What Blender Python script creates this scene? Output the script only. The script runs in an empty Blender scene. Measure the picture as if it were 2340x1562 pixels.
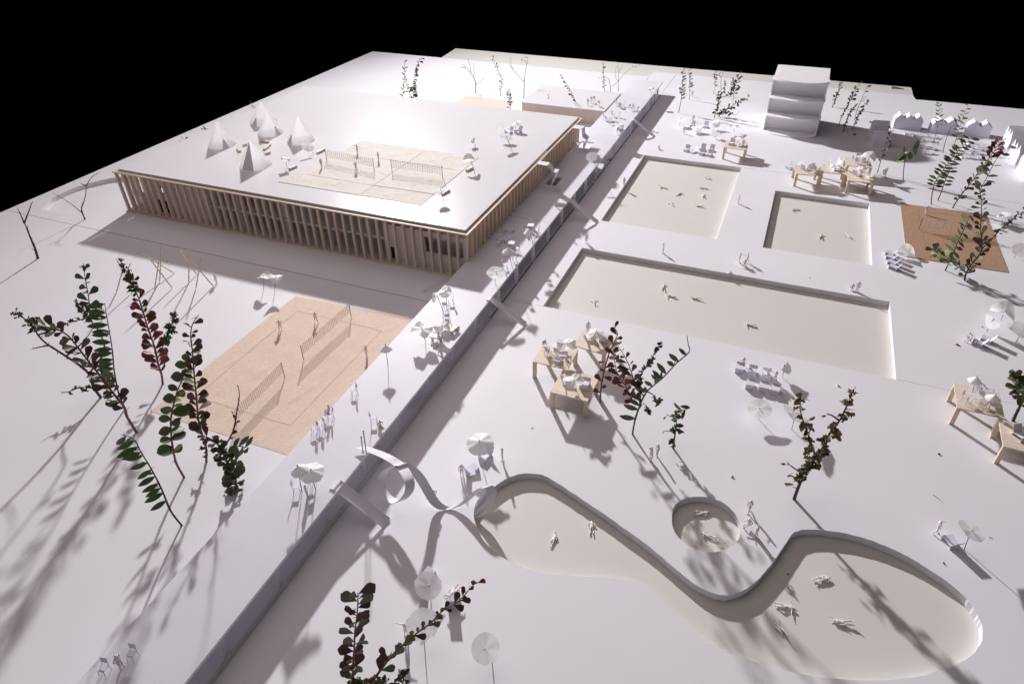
import bpy, bmesh, math, random
from mathutils import Vector, Matrix, noise
random.seed(7)
SC = bpy.context.scene
COL = SC.collection
rnd = random.uniform
# ------------------------------------------------------------------ camera, world, lamps, exposure
CH = 50.0                      # camera height above the board (1 unit = 1 cm of the model)
YAW, PIT, ROL, FPX = -0.392762024, 0.626728719, -0.0148147698, 1555.114
FW = Vector((math.sin(YAW)*math.cos(PIT), math.cos(YAW)*math.cos(PIT), -math.sin(PIT)))
_r = Vector((math.cos(YAW), -math.sin(YAW), 0)); _u = _r.cross(FW)
RT = _r*math.cos(ROL) + _u*math.sin(ROL); UP = RT.cross(FW)
cam = bpy.data.cameras.new('camera'); co = bpy.data.objects.new('camera', cam); COL.objects.link(co)
M3 = Matrix((RT, UP, -FW)).transposed()
co.matrix_world = Matrix.Translation((0, 0, CH)) @ M3.to_4x4()
cam.sensor_width = 36; cam.sensor_fit = 'HORIZONTAL'; cam.lens = 36*FPX/2340
cam.clip_start = 0.5; cam.clip_end = 1000
SC.camera = co
W = bpy.data.worlds.new('World'); SC.world = W; W.use_nodes = True
W.node_tree.nodes['Background'].inputs[0].default_value = (0, 0, 0, 1)
SC.view_settings.view_transform = 'Standard'; SC.view_settings.look = 'None'
SC.render.engine = 'CYCLES'; SC.cycles.use_light_tree = False   # two lamps: sample both evenly
SC.view_settings.exposure = 0; SC.view_settings.gamma = 1
LP = Vector((-126, 197, 80.5))   # the one studio lamp behind the model, found from its shadows
KEY, FILL = 1.0, 1.0
l = bpy.data.lights.new('studio_lamp', 'SPOT'); l.shadow_soft_size = 3.1; l.color = (1, .99, 1.0); l.energy = 1.87e6*KEY
l.spot_size = math.radians(150); l.spot_blend = 1; l.use_nodes = True; nt = l.node_tree
fo = nt.nodes.new('ShaderNodeLightFalloff'); fo.inputs['Strength'].default_value = .78/177**2   # a focused studio head: its light thins out more slowly than a bare bulb's
ad = nt.nodes.new('ShaderNodeMath'); ad.operation = 'MULTIPLY_ADD'; ad.inputs[1].default_value = 50
nt.links.new(fo.outputs['Linear'], ad.inputs[0]); nt.links.new(fo.outputs['Constant'], ad.inputs[2])
nt.links.new(ad.outputs[0], nt.nodes['Emission'].inputs['Strength'])
lo = bpy.data.objects.new('studio_lamp', l); COL.objects.link(lo); lo.location = LP
lo.rotation_euler = (Vector((42, 104, 0)) - LP).to_track_quat('-Z', 'Y').to_euler()
l = bpy.data.lights.new('room_fill', 'AREA'); l.shape = 'DISK'; l.size = 180; l.energy = 74000*FILL; l.color = (1, .84, .83)
lo = bpy.data.objects.new('room_fill', l); COL.objects.link(lo); lo.location = (-75, 95, 130)
l = bpy.data.lights.new('front_fill', 'AREA'); l.shape = 'DISK'; l.size = 160; l.energy = 22000*FILL; l.color = (.93, .95, 1)   # dim room light from the camera's side
lo = bpy.data.objects.new('front_fill', l); COL.objects.link(lo); lo.location = (10, -90, 95); lo.rotation_euler = (Vector((-30, 90, 0)) - lo.location).to_track_quat('-Z', 'Y').to_euler()
# ------------------------------------------------------------------ pixel -> place helpers (rays of the solved camera meeting a real plane)
VW = {'P': (0, 0, 1), 'A': (0, 350, 3.343), 'B': (400, 180, 3.12), 'C': (820, 80, 3.12), 'D': (1400, 120, 2.4894), 'E': (0, 560, 3.12),
      'F': (550, 560, 3.12), 'V': (1180, 600, 3.12), 'H': (1640, 560, 3.1243), 'I': (0, 1000, 2.78), 'J': (600, 900, 3.12),
      'K': (600, 1200, 3.9), 'L': (1000, 960, 2.595), 'M': (1640, 1000, 2.78), 'N': (440, 220, 7.8), 'O': (700, 300, 6.882),
      'R': (1780, 330, 7.8), 'Q': (1500, 240, 7.8), 'S': (1740, 120, 6.5), 'T': (1980, 200, 6.5), 'U': (1200, 700, 5.208),
      'W': (2100, 820, 6.008), 'X': (2180, 640, 8.675), 'Y': (2000, 420, 6.509), 'Z': (920, 620, 6.506), 'a': (1060, 480, 7.809),
      'b': (1320, 160, 9.1875), 'p': (1020, 240, 6.508), 'c': (900, 120, 6.882), 'd': (1500, 140, 9.75), 'e': (260, 380, 9.0),
      'f': (860, 480, 9.75), 'g': (2200, 220, 7.81)}
def px(v, x, y):
    ox, oy, s = VW[v]; return ox + x/s, oy + y/s
def ray(x, y): return FW + RT*((x - 1170)/FPX) - UP*((y - 781)/FPX)
def G(x, y, z=0.0):
    d = ray(x, y); return Vector((0, 0, CH)) + d*((z - CH)/d.z)
def at(v, x, y, z=0.0): return G(*px(v, x, y), z)
def onY(v, x, y, y0):
    d = ray(*px(v, x, y)); return Vector((0, 0, CH)) + d*(y0/d.y)
def tocam(b):
    c = Vector((-b.x, -b.y, 0)); return c.normalized()
def stand(base, v, x, y, turn=0.0):
    """point seen at a pixel, on the upright plane through base that faces the camera (turned a little)"""
    n = tocam(base); n.rotate(Matrix.Rotation(math.radians(turn), 3, 'Z'))
    d = ray(*px(v, x, y)); o = Vector((0, 0, CH)); return o + d*((base - o).dot(n)/d.dot(n))
# ------------------------------------------------------------------ materials
def mat(name, col, rough=.6, var=.04, vscale=.6, bump=.0, bscale=8., spec=.5, trans=0., stretch=None, coat=0.):
    m = bpy.data.materials.new(name); m.use_nodes = True; nt = m.node_tree; N = nt.nodes; Lk = nt.links
    b = N['Principled BSDF']; b.inputs['Roughness'].default_value = rough
    b.inputs['Specular IOR Level'].default_value = spec
    tc = N.new('ShaderNodeTexCoord'); src = tc.outputs['Object']
    if stretch:
        mp = N.new('ShaderNodeMapping'); mp.inputs['Scale'].default_value = stretch; Lk.new(src, mp.inputs['Vector']); src = mp.outputs['Vector']
    nz = N.new('ShaderNodeTexNoise'); nz.inputs['Scale'].default_value = vscale; nz.inputs['Detail'].default_value = 6
    Lk.new(src, nz.inputs['Vector'])
    mr = N.new('ShaderNodeMapRange'); mr.inputs['From Min'].default_value = .3; mr.inputs['From Max'].default_value = .7
    mr.inputs['To Min'].default_value = 1 - var; mr.inputs['To Max'].default_value = 1 + var
    Lk.new(nz.outputs['Fac'], mr.inputs['Value'])
    mx = N.new('ShaderNodeVectorMath'); mx.operation = 'SCALE'; mx.inputs[0].default_value = col[:3]
    Lk.new(mr.outputs['Result'], mx.inputs['Scale']); Lk.new(mx.outputs['Vector'], b.inputs['Base Color'])
    if bump:
        n2 = N.new('ShaderNodeTexNoise'); n2.inputs['Scale'].default_value = bscale; n2.inputs['Detail'].default_value = 5
        Lk.new(src, n2.inputs['Vector'])
        bp = N.new('ShaderNodeBump'); bp.inputs['Strength'].default_value = bump; bp.inputs['Distance'].default_value = .1
        Lk.new(n2.outputs['Fac'], bp.inputs['Height']); Lk.new(bp.outputs['Normal'], b.inputs['Normal'])
    if trans:
        t = N.new('ShaderNodeBsdfTranslucent'); Lk.new(mx.outputs['Vector'], t.inputs['Color'])
        s = N.new('ShaderNodeMixShader'); s.inputs['Fac'].default_value = trans
        Lk.new(b.outputs['BSDF'], s.inputs[1]); Lk.new(t.outputs['BSDF'], s.inputs[2])
        Lk.new(s.outputs['Shader'], N['Material Output'].inputs['Surface'])
    return m
MT = {}
MT['board'] = mat('white_board', (.785, .767, .812), .55, .02, .08, .03, 10, spec=.25)
MT['roof'] = mat('roof_board', (.755, .738, .77), .27, .012, .1, .03, 14, spec=.09)
MT['cream'] = mat('cream_board', (.672, .645, .612), .6, .02, .06, .02, 9)
MT['edge'] = mat('foam_edge', (.66, .63, .64), .8, .06, 2, .2, 12)
MT['paper'] = mat('white_paper', (.80, .775, .84), .55, .02, .2, .05, 9)
MT['deck'] = mat('walkway_paper', (.90, .88, .93), .55, .02, .2, .05, 9, trans=.3)
MT['lilac'] = mat('cool_white_paper', (.75, .73, .84), .6, .03, 2, .0)
MT['white'] = mat('model_white', (.80, .77, .82), .5, .02, 1)
MT['cast'] = mat('cast_plastic', (.80, .74, .72), .45, .03, 5)
MT['tissue'] = mat('tracing_paper', (.96, .95, .945), .6, .02, 3, .15, 5, trans=.22)
MT['tissue_backlit'] = mat('tracing_paper_backlit', (.97, .96, .955), .6, .02, 3, .15, 5, trans=.75)  # same paper with more translucency, so canopies lit from behind look bright
def seethrough(m, k):
    N = m.node_tree.nodes; Lk = m.node_tree.links; o = N['Material Output']; src = o.inputs['Surface'].links[0].from_socket
    t = N.new('ShaderNodeBsdfTransparent'); x = N.new('ShaderNodeMixShader'); x.inputs[0].default_value = k
    Lk.new(src, x.inputs[1]); Lk.new(t.outputs[0], x.inputs[2]); Lk.new(x.outputs[0], o.inputs['Surface'])
seethrough(MT['tissue'], .05); seethrough(MT['tissue_backlit'], .06)
MT['vellum'] = mat('cone_vellum', (.94, .92, .94), .5, .02, 1, trans=.85)
seethrough(MT['vellum'], .3)
MT['pin'] = mat('steel_pin', (.16, .14, .14), .35, .05, 4)
MT['pinhead'] = mat('pin_head', (.75, .7, .68), .3, .05, 4)
MT['dark'] = mat('opening_shade_and_specks', (.05, .045, .045), .8, .05, 2)  # dark colour standing in for the shade in openings; also on dark specks
MT['line'] = mat('pencil_line', (.22, .18, .16), .9, .1, 3)
MT['thread'] = mat('net_thread', (.40, .33, .28), .8, .1, 6)
MT['threadw'] = mat('net_thread_pale', (.72, .68, .66), .8, .1, 6)
def wood(name, col, axis, var=.16, rough=.5):
    st = [9, 9, 9]; st[axis] = .35
    return mat(name, col, rough, var, 1.0, .15, 1.6, stretch=tuple(st), spec=.35)
MT['pine_z'] = wood('pine_stick', (.80, .64, .50), 2)
MT['pine_x'] = wood('pine_rail', (.76, .60, .46), 0)
MT['pine_y'] = wood('pine_rail_y', (.76, .60, .46), 1)
MT['balsa'] = wood('balsa_top', (.76, .65, .53), 0, .10)
MT['balsa_leg'] = wood('balsa_leg', (.74, .58, .44), 2, .12)
MT['plank'] = wood('cedar_plank', (.79, .65, .57), 2, .16, .7)
MT['sandpaper'] = mat('sand_paper', (.77, .61, .505), .85, .10, 1.6, .35, 3.5, stretch=(1, 4, 1), spec=.2)
MT['sandfar'] = mat('sand_paper_pale', (.70, .585, .52), .85, .08, 2.2, .3, 5, spec=.2)
MT['kraft'] = mat('kraft_board', (.42, .262, .175), .85, .16, 1.3, .3, 4, stretch=(5, 1, 1), spec=.2)
def glass():
    m = bpy.data.materials.new('acrylic'); m.use_nodes = True; N = m.node_tree.nodes; Lk = m.node_tree.links
    N.remove(N['Principled BSDF']); t = N.new('ShaderNodeBsdfTransparent'); t.inputs[0].default_value = (.975, .98, .99, 1)
    g = N.new('ShaderNodeBsdfGlossy'); g.inputs['Roughness'].default_value = .05
    s = N.new('ShaderNodeMixShader'); s.inputs[0].default_value = .05; Lk.new(t.outputs[0], s.inputs[1]); Lk.new(g.outputs[0], s.inputs[2])
    Lk.new(s.outputs[0], N['Material Output'].inputs['Surface']); return m
MT['glass'] = glass()
def stone():
    m = mat('mottled_print', (.72, .665, .62), .7, .05, .5, .05, 8, spec=.12); nt = m.node_tree; N = nt.nodes; Lk = nt.links
    b = N['Principled BSDF']; old = b.inputs['Base Color'].links[0].from_socket
    nz = N.new('ShaderNodeTexNoise'); nz.inputs['Scale'].default_value = 1.1; nz.inputs['Detail'].default_value = 9; nz.inputs['Roughness'].default_value = .72
    mp = N.new('ShaderNodeMapping'); mp.inputs['Scale'].default_value = (.7, 1.6, 1); tc = N.new('ShaderNodeTexCoord')
    Lk.new(tc.outputs['Object'], mp.inputs[0]); Lk.new(mp.outputs[0], nz.inputs['Vector'])
    r = N.new('ShaderNodeMapRange'); r.inputs['From Min'].default_value = .55; r.inputs['From Max'].default_value = .72; r.inputs['To Min'].default_value = 0; r.inputs['To Max'].default_value = .75
    Lk.new(nz.outputs['Fac'], r.inputs['Value'])
    x = N.new('ShaderNodeMix'); x.data_type = 'RGBA'; Lk.new(r.outputs[0], x.inputs['Factor']); Lk.new(old, x.inputs['A']); x.inputs['B'].default_value = (.34, .27, .23, 1)
    Lk.new(x.outputs['Result'], b.inputs['Base Color']); return m
MT['stone'] = stone()
MT['faint'] = mat('faint_pencil', (.64, .48, .37), .9, .1, 3)
def leafmat(name, a, bcol, rough=.52):
    m = bpy.data.materials.new(name); m.use_nodes = True; nt = m.node_tree; N = nt.nodes; Lk = nt.links; b = N['Principled BSDF']
    oi = N.new('ShaderNodeObjectInfo'); tc = N.new('ShaderNodeTexCoord'); nz = N.new('ShaderNodeTexNoise'); nz.inputs['Scale'].default_value = 2.2
    Lk.new(tc.outputs['Object'], nz.inputs['Vector'])
    ad = N.new('ShaderNodeMath'); ad.operation = 'MULTIPLY_ADD'; ad.inputs[1].default_value = .55; Lk.new(nz.outputs['Fac'], ad.inputs[0])
    m2 = N.new('ShaderNodeMath'); m2.operation = 'MULTIPLY'; m2.inputs[1].default_value = .6; Lk.new(oi.outputs['Random'], m2.inputs[0]); Lk.new(m2.outputs[0], ad.inputs[2])
    x = N.new('ShaderNodeMix'); x.data_type = 'RGBA'; Lk.new(ad.outputs[0], x.inputs['Factor']); x.inputs['A'].default_value = (*[1.25*q for q in a], 1); x.inputs['B'].default_value = (*[1.25*q for q in bcol], 1)
    Lk.new(x.outputs['Result'], b.inputs['Base Color']); b.inputs['Roughness'].default_value = rough
    return m
LM = {'green': leafmat('privet_leaf', (.05, .095, .035), (.10, .16, .06)), 'red': leafmat('red_leaf', (.11, .012, .018), (.20, .035, .035)),
      'purple': leafmat('purple_leaf', (.055, .022, .026), (.12, .06, .05)), 'wither': leafmat('withered_leaf', (.045, .06, .03), (.13, .14, .08)),
      'dry': leafmat('dry_leaf', (.14, .085, .045), (.32, .24, .13)), 'olive': leafmat('olive_leaf', (.06, .07, .035), (.16, .17, .10)),
      'pale': leafmat('pale_leaf', (.30, .36, .15), (.50, .52, .28)), 'bigred': leafmat('bronze_leaf', (.05, .025, .02), (.12, .045, .035)),
      'berry': leafmat('red_berry', (.14, .012, .012), (.22, .03, .02))}
BARK = {'dark': mat('dark_bark', (.060, .040, .038), .7, .3, 3, .4, 8), 'red': mat('red_bark', (.20, .075, .06), .55, .25, 3, .3, 8),
        'brown': mat('brown_bark', (.13, .09, .065), .65, .25, 3, .3, 8), 'olive': mat('olive_bark', (.15, .12, .06), .6, .2, 3, .3, 8)}
# ------------------------------------------------------------------ mesh helpers
class MB:
    def __init__(s): s.v = []; s.f = []
    def add(s, vs, fs):
        o = len(s.v); s.v += [tuple(q) for q in vs]; s.f += [tuple(i + o for i in f) for f in fs]; return s
    def hexa(s, q):  # 8 corners: bottom 4 ccw, top 4 ccw
        return s.add(q, [(3, 2, 1, 0), (4, 5, 6, 7), (0, 1, 5, 4), (1, 2, 6, 5), (2, 3, 7, 6), (3, 0, 4, 7)])
    def box(s, x0, x1, y0, y1, z0, z1):
        return s.hexa([(x0, y0, z0), (x1, y0, z0), (x1, y1, z0), (x0, y1, z0), (x0, y0, z1), (x1, y0, z1), (x1, y1, z1), (x0, y1, z1)])
    def bar(s, a, b, w, h=None, up=Vector((0, 0, 1))):
        a, b = Vector(a), Vector(b); h = h or w; d = (b - a).normalized()
        if abs(d.dot(up)) > .98: up = Vector((0, 1, 0))
        x = d.cross(up).normalized()*(w/2); y = x.cross(d).normalized()*(h/2)
        return s.hexa([a - x - y, a + x - y, b + x - y, b - x - y, a - x + y, a + x + y, b + x + y, b - x + y])
    def tube(s, pts, rad, n=6):
        pts = [Vector(q) for q in pts]; k = len(pts); vs = []; fs = []; ref = Vector((.31, .77, .55))
        for i, q in enumerate(pts):
            d = (pts[min(i + 1, k - 1)] - pts[max(i - 1, 0)]).normalized()
            x = d.cross(ref).normalized(); y = d.cross(x); r = rad[i] if isinstance(rad, (list, tuple)) else rad
            vs += [q + x*(r*math.cos(2*math.pi*j/n)) + y*(r*math.sin(2*math.pi*j/n)) for j in range(n)]
        for i in range(k - 1):
            for j in range(n): fs.append((i*n + j, i*n + (j + 1) % n, (i + 1)*n + (j + 1) % n, (i + 1)*n + j))
        fs.append(tuple(range(n - 1, -1, -1))); fs.append(tuple((k - 1)*n + j for j in range(n)))
        return s.add(vs, fs)
    def ball(s, c, r, n=8, m=5):
        c = Vector(c); vs = [c + Vector((0, 0, r))]; fs = []
        for i in range(1, m):
            a = math.pi*i/m
            vs += [c + Vector((r*math.sin(a)*math.cos(2*math.pi*j/n), r*math.sin(a)*math.sin(2*math.pi*j/n), r*math.cos(a))) for j in range(n)]
        vs.append(c - Vector((0, 0, r))); e = len(vs) - 1
        for j in range(n):
            fs.append((0, 1 + j, 1 + (j + 1) % n)); fs.append((e, 1 + (m - 2)*n + (j + 1) % n, 1 + (m - 2)*n + j))
            for i in range(m - 2): fs.append((1 + i*n + j, 1 + (i + 1)*n + j, 1 + (i + 1)*n + (j + 1) % n, 1 + i*n + (j + 1) % n))
        return s.add(vs, fs)
    def prism(s, pts, z0, z1):
        n = len(pts)
        return s.add([(q[0], q[1], z0) for q in pts] + [(q[0], q[1], z1) for q in pts],
                     [tuple(range(n - 1, -1, -1)), tuple(range(n, 2*n))] + [(i, (i + 1) % n, n + (i + 1) % n, n + i) for i in range(n)])
    def slab(s, pts, th):  # a 3D strip (list of (left,right) pairs) with thickness
        n = len(pts); vs = []; fs = []
        for i, (a, b) in enumerate(pts):
            a, b = Vector(a), Vector(b); t = (Vector(pts[min(i + 1, n - 1)][0]) - Vector(pts[max(i - 1, 0)][0]))
            nn = (b - a).cross(t).normalized()*(th/2); vs += [a - nn, b - nn, b + nn, a + nn]
        for i in range(n - 1):
            for j in range(4): fs.append((4*i + j, 4*i + (j + 1) % 4, 4*i + 4 + (j + 1) % 4, 4*i + 4 + j))
        fs += [(3, 2, 1, 0), (4*n - 4, 4*n - 3, 4*n - 2, 4*n - 1)]
        return s.add(vs, fs)
    def mesh(s, name, m, smooth=False):
        me = bpy.data.meshes.new(name); me.from_pydata(s.v, [], s.f); me.update()
        bm = bmesh.new(); bm.from_mesh(me); bmesh.ops.recalc_face_normals(bm, faces=bm.faces); bm.to_mesh(me); bm.free()
        if smooth: me.polygons.foreach_set('use_smooth', [True]*len(me.polygons)); me.set_sharp_from_angle(angle=math.radians(48))
        me.materials.append(m); return me
    def build(s, name, m, parent=None, smooth=False, loc=None):
        o = bpy.data.objects.new(name, s.mesh(name, m, smooth)); COL.objects.link(o)
        if parent: o.parent = parent
        if loc: o.location = loc
        return o
def inst(name, me, parent=None, mw=None, loc=None, rz=0):
    o = bpy.data.objects.new(name, me); COL.objects.link(o)
    if parent: o.parent = parent
    if mw is not None: o.matrix_basis = mw
    if loc is not None: o.location = loc; o.rotation_euler = (0, 0, rz)
    return o
def tag(o, label, cat, group=None):
    o['label'] = label; o['category'] = cat
    if group: o['group'] = group
    return o
def thing(name, label, cat, loc=(0, 0, 0), rz=0, group=None):
    o = bpy.data.objects.new(name, None); COL.objects.link(o); o.location = loc; o.rotation_euler = (0, 0, rz); o.empty_display_size = .3
    return tag(o, label, cat, group)
def struct(o, kind='structure'): o['kind'] = kind; return o
def dup(root, loc, rz, label, group=None, scale=1):
    r = root.copy(); COL.objects.link(r); r.location = loc; r.rotation_euler = (0, 0, rz); r.scale = (scale,)*3; r['label'] = label
    if group: r['group'] = group
    for ch in list(root.children):
        c = ch.copy(); COL.objects.link(c); c.parent = r
        for g in list(ch.children):
            d = g.copy(); COL.objects.link(d); d.parent = c
    return r
def smooth_path(P, k=4, closed=False):
    P = [Vector(q) for q in P]; n = len(P); out = []
    for i in range(n if closed else n - 1):
        if closed: a, b, c, d = P[(i - 1) % n], P[i], P[(i + 1) % n], P[(i + 2) % n]
        else: a, b, c, d = P[max(i - 1, 0)], P[i], P[i + 1], P[min(i + 2, n - 1)]
        for j in range(k):
            t = j/k; out.append(.5*((2*b) + (c - a)*t + (2*a - 5*b + 4*c - d)*t*t + (3*b - a - 3*c + d)*t**3))
    if not closed: out.append(P[-1])
    return out
def sheet(name, outer, holes, z1, th, m, parent=None):
    cu = bpy.data.curves.new(name, 'CURVE'); cu.dimensions = '2D'; cu.fill_mode = 'BOTH'; cu.extrude = th/2
    for loop in [outer] + holes:
        sp = cu.splines.new('POLY'); sp.points.add(len(loop) - 1); sp.use_cyclic_u = True
        for q, w in zip(sp.points, loop): q.co = (w[0], w[1], 0, 1)
    t = bpy.data.objects.new(name, cu); COL.objects.link(t)
    dg = bpy.context.evaluated_depsgraph_get(); me = bpy.data.meshes.new_from_object(t.evaluated_get(dg))
    bpy.data.objects.remove(t); bpy.data.curves.remove(cu)
    me.name = name; me.materials.clear(); me.materials.append(m); me.polygons.foreach_set('use_smooth', [False]*len(me.polygons))
    o = bpy.data.objects.new(name, me); COL.objects.link(o); o.location = (0, 0, z1 - th/2)
    if parent: o.parent = parent
    return o
def rect(x0, x1, y0, y1): return [(x0, y0), (x1, y0), (x1, y1), (x0, y1)]
def quadfit(ps):
    """centre, angle and half sizes of the rectangle nearest four corners"""
    c = sum(ps, Vector())/4; u = ((ps[1] - ps[0]) + (ps[2] - ps[3]))/2; w = ((ps[3] - ps[0]) + (ps[2] - ps[1]))/2
    return c, math.atan2(u.y, u.x), u.length, w.length
# ------------------------------------------------------------------ the board, its pools and joints
PD = .8
def rim(pts, z=0): return [at(v, x, y, z) for v, x, y in pts]
def wob(ps, a=.026): return [(q.x + rnd(-a, a)*(2.2 if rnd(0, 1) > .93 else 1), q.y + rnd(-a, a)*(2 if rnd(0, 1) > .93 else 1)) for q in ps]
organic = [('L', x, y) for x, y in [(215, 545), (228, 490), (262, 447), (320, 405), (380, 362), (440, 332), (520, 313), (620, 323), (700, 365), (800, 430), (900, 497), (1000, 563), (1100, 635), (1200, 705), (1300, 785), (1400, 870), (1500, 950), (1600, 1010), (1700, 1035), (1780, 1020), (1850, 985), (1920, 920), (1980, 850), (2030, 780)]] + \
    [('M', x, y) for x, y in [(448, 645), (478, 605), (515, 588), (575, 581), (700, 588), (830, 610), (960, 645), (1100, 700), (1230, 765), (1350, 840), (1450, 905), (1550, 990), (1620, 1070), (1665, 1150), (1685, 1220), (1672, 1300), (1622, 1370), (1550, 1420), (1450, 1465), (1330, 1500), (1200, 1525), (1000, 1537), (800, 1530), (600, 1510), (420, 1475), (250, 1425), (100, 1375)]] + \
    [('L', x, y) for x, y in [(1661, 1350), (1550, 1270), (1450, 1180), (1350, 1090), (1280, 1020), (1200, 970), (1100, 940), (1000, 930), (850, 922), (700, 913), (580, 895), (450, 845), (350, 785), (280, 720), (240, 650), (220, 590)]]
oval = [('L', x, y) for x, y in [(1390, 560), (1404, 510), (1450, 470), (1520, 452), (1600, 455), (1680, 480), (1740, 525), (1785, 590), (1797, 650), (1780, 710), (1720, 760), (1640, 780), (1560, 772), (1490, 745), (1430, 695), (1395, 630)]]
crescent = [('A', x, y) for x, y in [(325, 430), (345, 395), (390, 350), (480, 305), (570, 265), (640, 240), (780, 205), (880, 185), (980, 180), (1060, 200), (1050, 260), (960, 300), (850, 320), (760, 350), (690, 400), (620, 445), (550, 460), (450, 455), (380, 440)]]
P1 = [G(1473, 355), G(1693, 382), G(1640, 545), G(1372, 505)]
P2 = [G(1772, 435), G(1985, 465), G(1995, 605), G(1743, 566)]
P3 = [G(1330, 567), G(2033, 688), G(2048, 865), G(1240, 700)]
def rrect(ps):
    x0 = (ps[0].x + ps[3].x)/2; x1 = (ps[1].x + ps[2].x)/2; y1 = (ps[0].y + ps[1].y)/2; y0 = (ps[2].y + ps[3].y)/2
    return x0, x1, y0, y1
R1, R2, R3 = rrect(P1), rrect(P2), rrect(P3)
jl = (G(75, 492).y + G(975, 690).y)/2
holes = [wob(smooth_path(rim(organic), 5, True)), wob(smooth_path(rim(oval), 5, True)), [(q.x, q.y) for q in smooth_path(rim(crescent), 3, True)],
         rect(*R1), rect(*R2), rect(*R3),
         rect(-122.9, -39, jl - .06, jl + .06), rect(-30.6, R3[0] - .15, R3[2] - .03, R3[2] + .03), rect(R3[1] + .15, 74, R3[2] - .03, R3[2] + .03),
         rect(R1[1] + .2, 74, R1[3] - .14, R1[3] - .06), rect(-37.6, -37.45, 176.5, 189.4), rect(-31.2, -31.08, 176.5, 194)]
OUT = [(-123.6, -12), (75, -12), (75, 190.9), (27, 190.9), (26.6, 194.3), (-37.5, 195), (-37.5, 189.6), (-123.6, 189.6)]
ground = struct(sheet('ground', OUT, holes, 0, PD - .02, MT['board']))
base = struct(MB().prism([(-123.4, -11.8), (74.8, -11.8), (74.8, 190.7), (27.1, 190.7), (27.1, 204.7), (-102.6, 204.7), (-101.2, 189.4), (-123.4, 189.4)], -PD - .9, -PD).build('pool_floor', MT['cream']))
struct(MB().prism([(-122, 60), (-98, 60), (-98, 112), (-122, 112)], -PD + .004, -PD + .012).build('recess_floor', MT['board']))
# ------------------------------------------------------------------ courts
def grid_sheet(name, corners, nx, ny, z, amp, m, parent=None, seed=0):
    a, b, c, d = corners; mb = MB(); vs = []
    for j in range(ny + 1):
        for i in range(nx + 1):
            u, w = i/nx, j/ny; q = a*(1-u)*(1-w) + b*u*(1-w) + c*u*w + d*(1-u)*w
            n = noise.noise(Vector((q.x*.45 + seed, q.y*.45, 1.3))); n2 = noise.noise(Vector((q.x*.9, q.y*.35 + seed, 4.7)))
            edge = min(u, 1-u, w, 1-w); h = z + (max(0, n)*.5 + max(0, n2 - .25)*.9)*amp*min(1, edge*12 + .15)
            vs.append((q.x, q.y, h))
    fs = [(j*(nx+1)+i, j*(nx+1)+i+1, (j+1)*(nx+1)+i+1, (j+1)*(nx+1)+i) for j in range(ny) for i in range(nx)]
    mb.add(vs, fs); return mb.build(name, m, parent, True)
V3 = Vector
sl = thing('sand_court', 'beige wrinkled paper beach court with two nets beside the raised walkway', 'court')
grid_sheet('mat', [V3((-59, 37.25, 0)), V3((-38.6, 37.2, 0)), V3((-38.6, 63.9, 0)), V3((-58.6, 63.0, 0))], 110, 130, .02, .10, MT['sandpaper'], sl)
for a, b in [((-56, 41), (-56, 60)), ((-56, 60), (-43, 60)), ((-56, 41), (-43, 41)), ((-43, 41), (-43, 60))]:
    MB().bar((*a, .075), (*b, .075), .012, .02).build('court_line', MT['faint'], sl)
sk = thing('kraft_court', 'brown ribbed kraft court with one net under leafy twigs on the right', 'court')
kc = [at('Y', 370, 295), at('Y', 1650, 460), at('Y', 1985, 1325), at('Y', 468, 1090)]
MB().prism([(q.x, q.y) for q in kc][::-1], .004, .07).build('mat', MT['kraft'], sk)
for a, b in [((640, 410), (745, 950)), ((640, 410), (1640, 510)), ((1530, 820), (1632, 1155)), ((745, 1075), (1632, 1155))]:
    MB().bar(at('Y', *a, .078), at('Y', *b, .078), .05, .012).build('court_line', MT['line'], sk)
RZ = 7.5
sr = thing('roof_court', 'pale mottled stone print court with two nets on the roof', 'court')
rc = [at('P', 827, 322, RZ), at('P', 1094, 360, RZ), at('P', 962, 470, RZ), at('P', 637, 416, RZ)]
MB().prism([(q.x, q.y) for q in rc][::-1], RZ + .004, RZ + .06).build('mat', MT['stone'], sr)
for a, b, w in [((0, 675), (1050, 850), .06), ((1050, 850), (2020, 990), .16), ((1860, 310), (860, 985), .06), ((1160, 430), (2340, 605), .06)]:
    MB().bar(at('O', *a, RZ + .066), at('O', *b, RZ + .066), w, .014).build('court_line', MT['line'], sr)
sf = thing('far_sand_court', 'small beige paper court behind the roof edge', 'court')
fc = [at('c', 1120, 690), at('c', 1880, 775), at('c', 1700, 960), at('c', 880, 870)]
MB().prism([(q.x, q.y) for q in fc][::-1], .004, .05).build('mat', MT['sandfar'], sf)

def net(label, a, b, h, gap, rows, step, m, lean=(0, 0), group='volleyball nets on the courts', r=.012):
    """two pins and a thread mesh between them; a, b are the foot points"""
    c = (a + b)/2; t = thing('volleyball_net', label, 'net', c, 0, group); a, b = a - c, b - c; ln = V3((lean[0], lean[1], h))
    for q in (a, b):
        MB().tube([q, q + ln], .045, 6).build('pole', MT['pin'], t); MB().ball(q + ln, .09).build('pin_head', MT['pinhead'], t)
    mb = MB(); d = b - a; n = int(d.length/step)
    lo_, hi = gap, .96
    for i in range(rows + 1):
        z = lo_ + (hi - lo_)*i/rows; mb.bar(a + ln*z, b + ln*z, r*2)
    for i in range(1, n):
        q = a + d*(i/n); k = rnd(-.02, .02); mb.bar(q + ln*(lo_ + k), q + ln*(hi + k), r*2)
    mb.build('mesh', m, t)
z0 = .08
net('net nearer the deck end of the beige paper court', at('F', 450, 818, z0), at('F', 788, 512, z0), 2.15, .38, 5, .3, MT['thread'])
net('net at the near corner of the beige paper court behind the leaning twigs', at('E', 1690, 1290, z0), at('E', 2030, 940, z0), 2.15, .38, 5, .3, MT['thread'])
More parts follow.
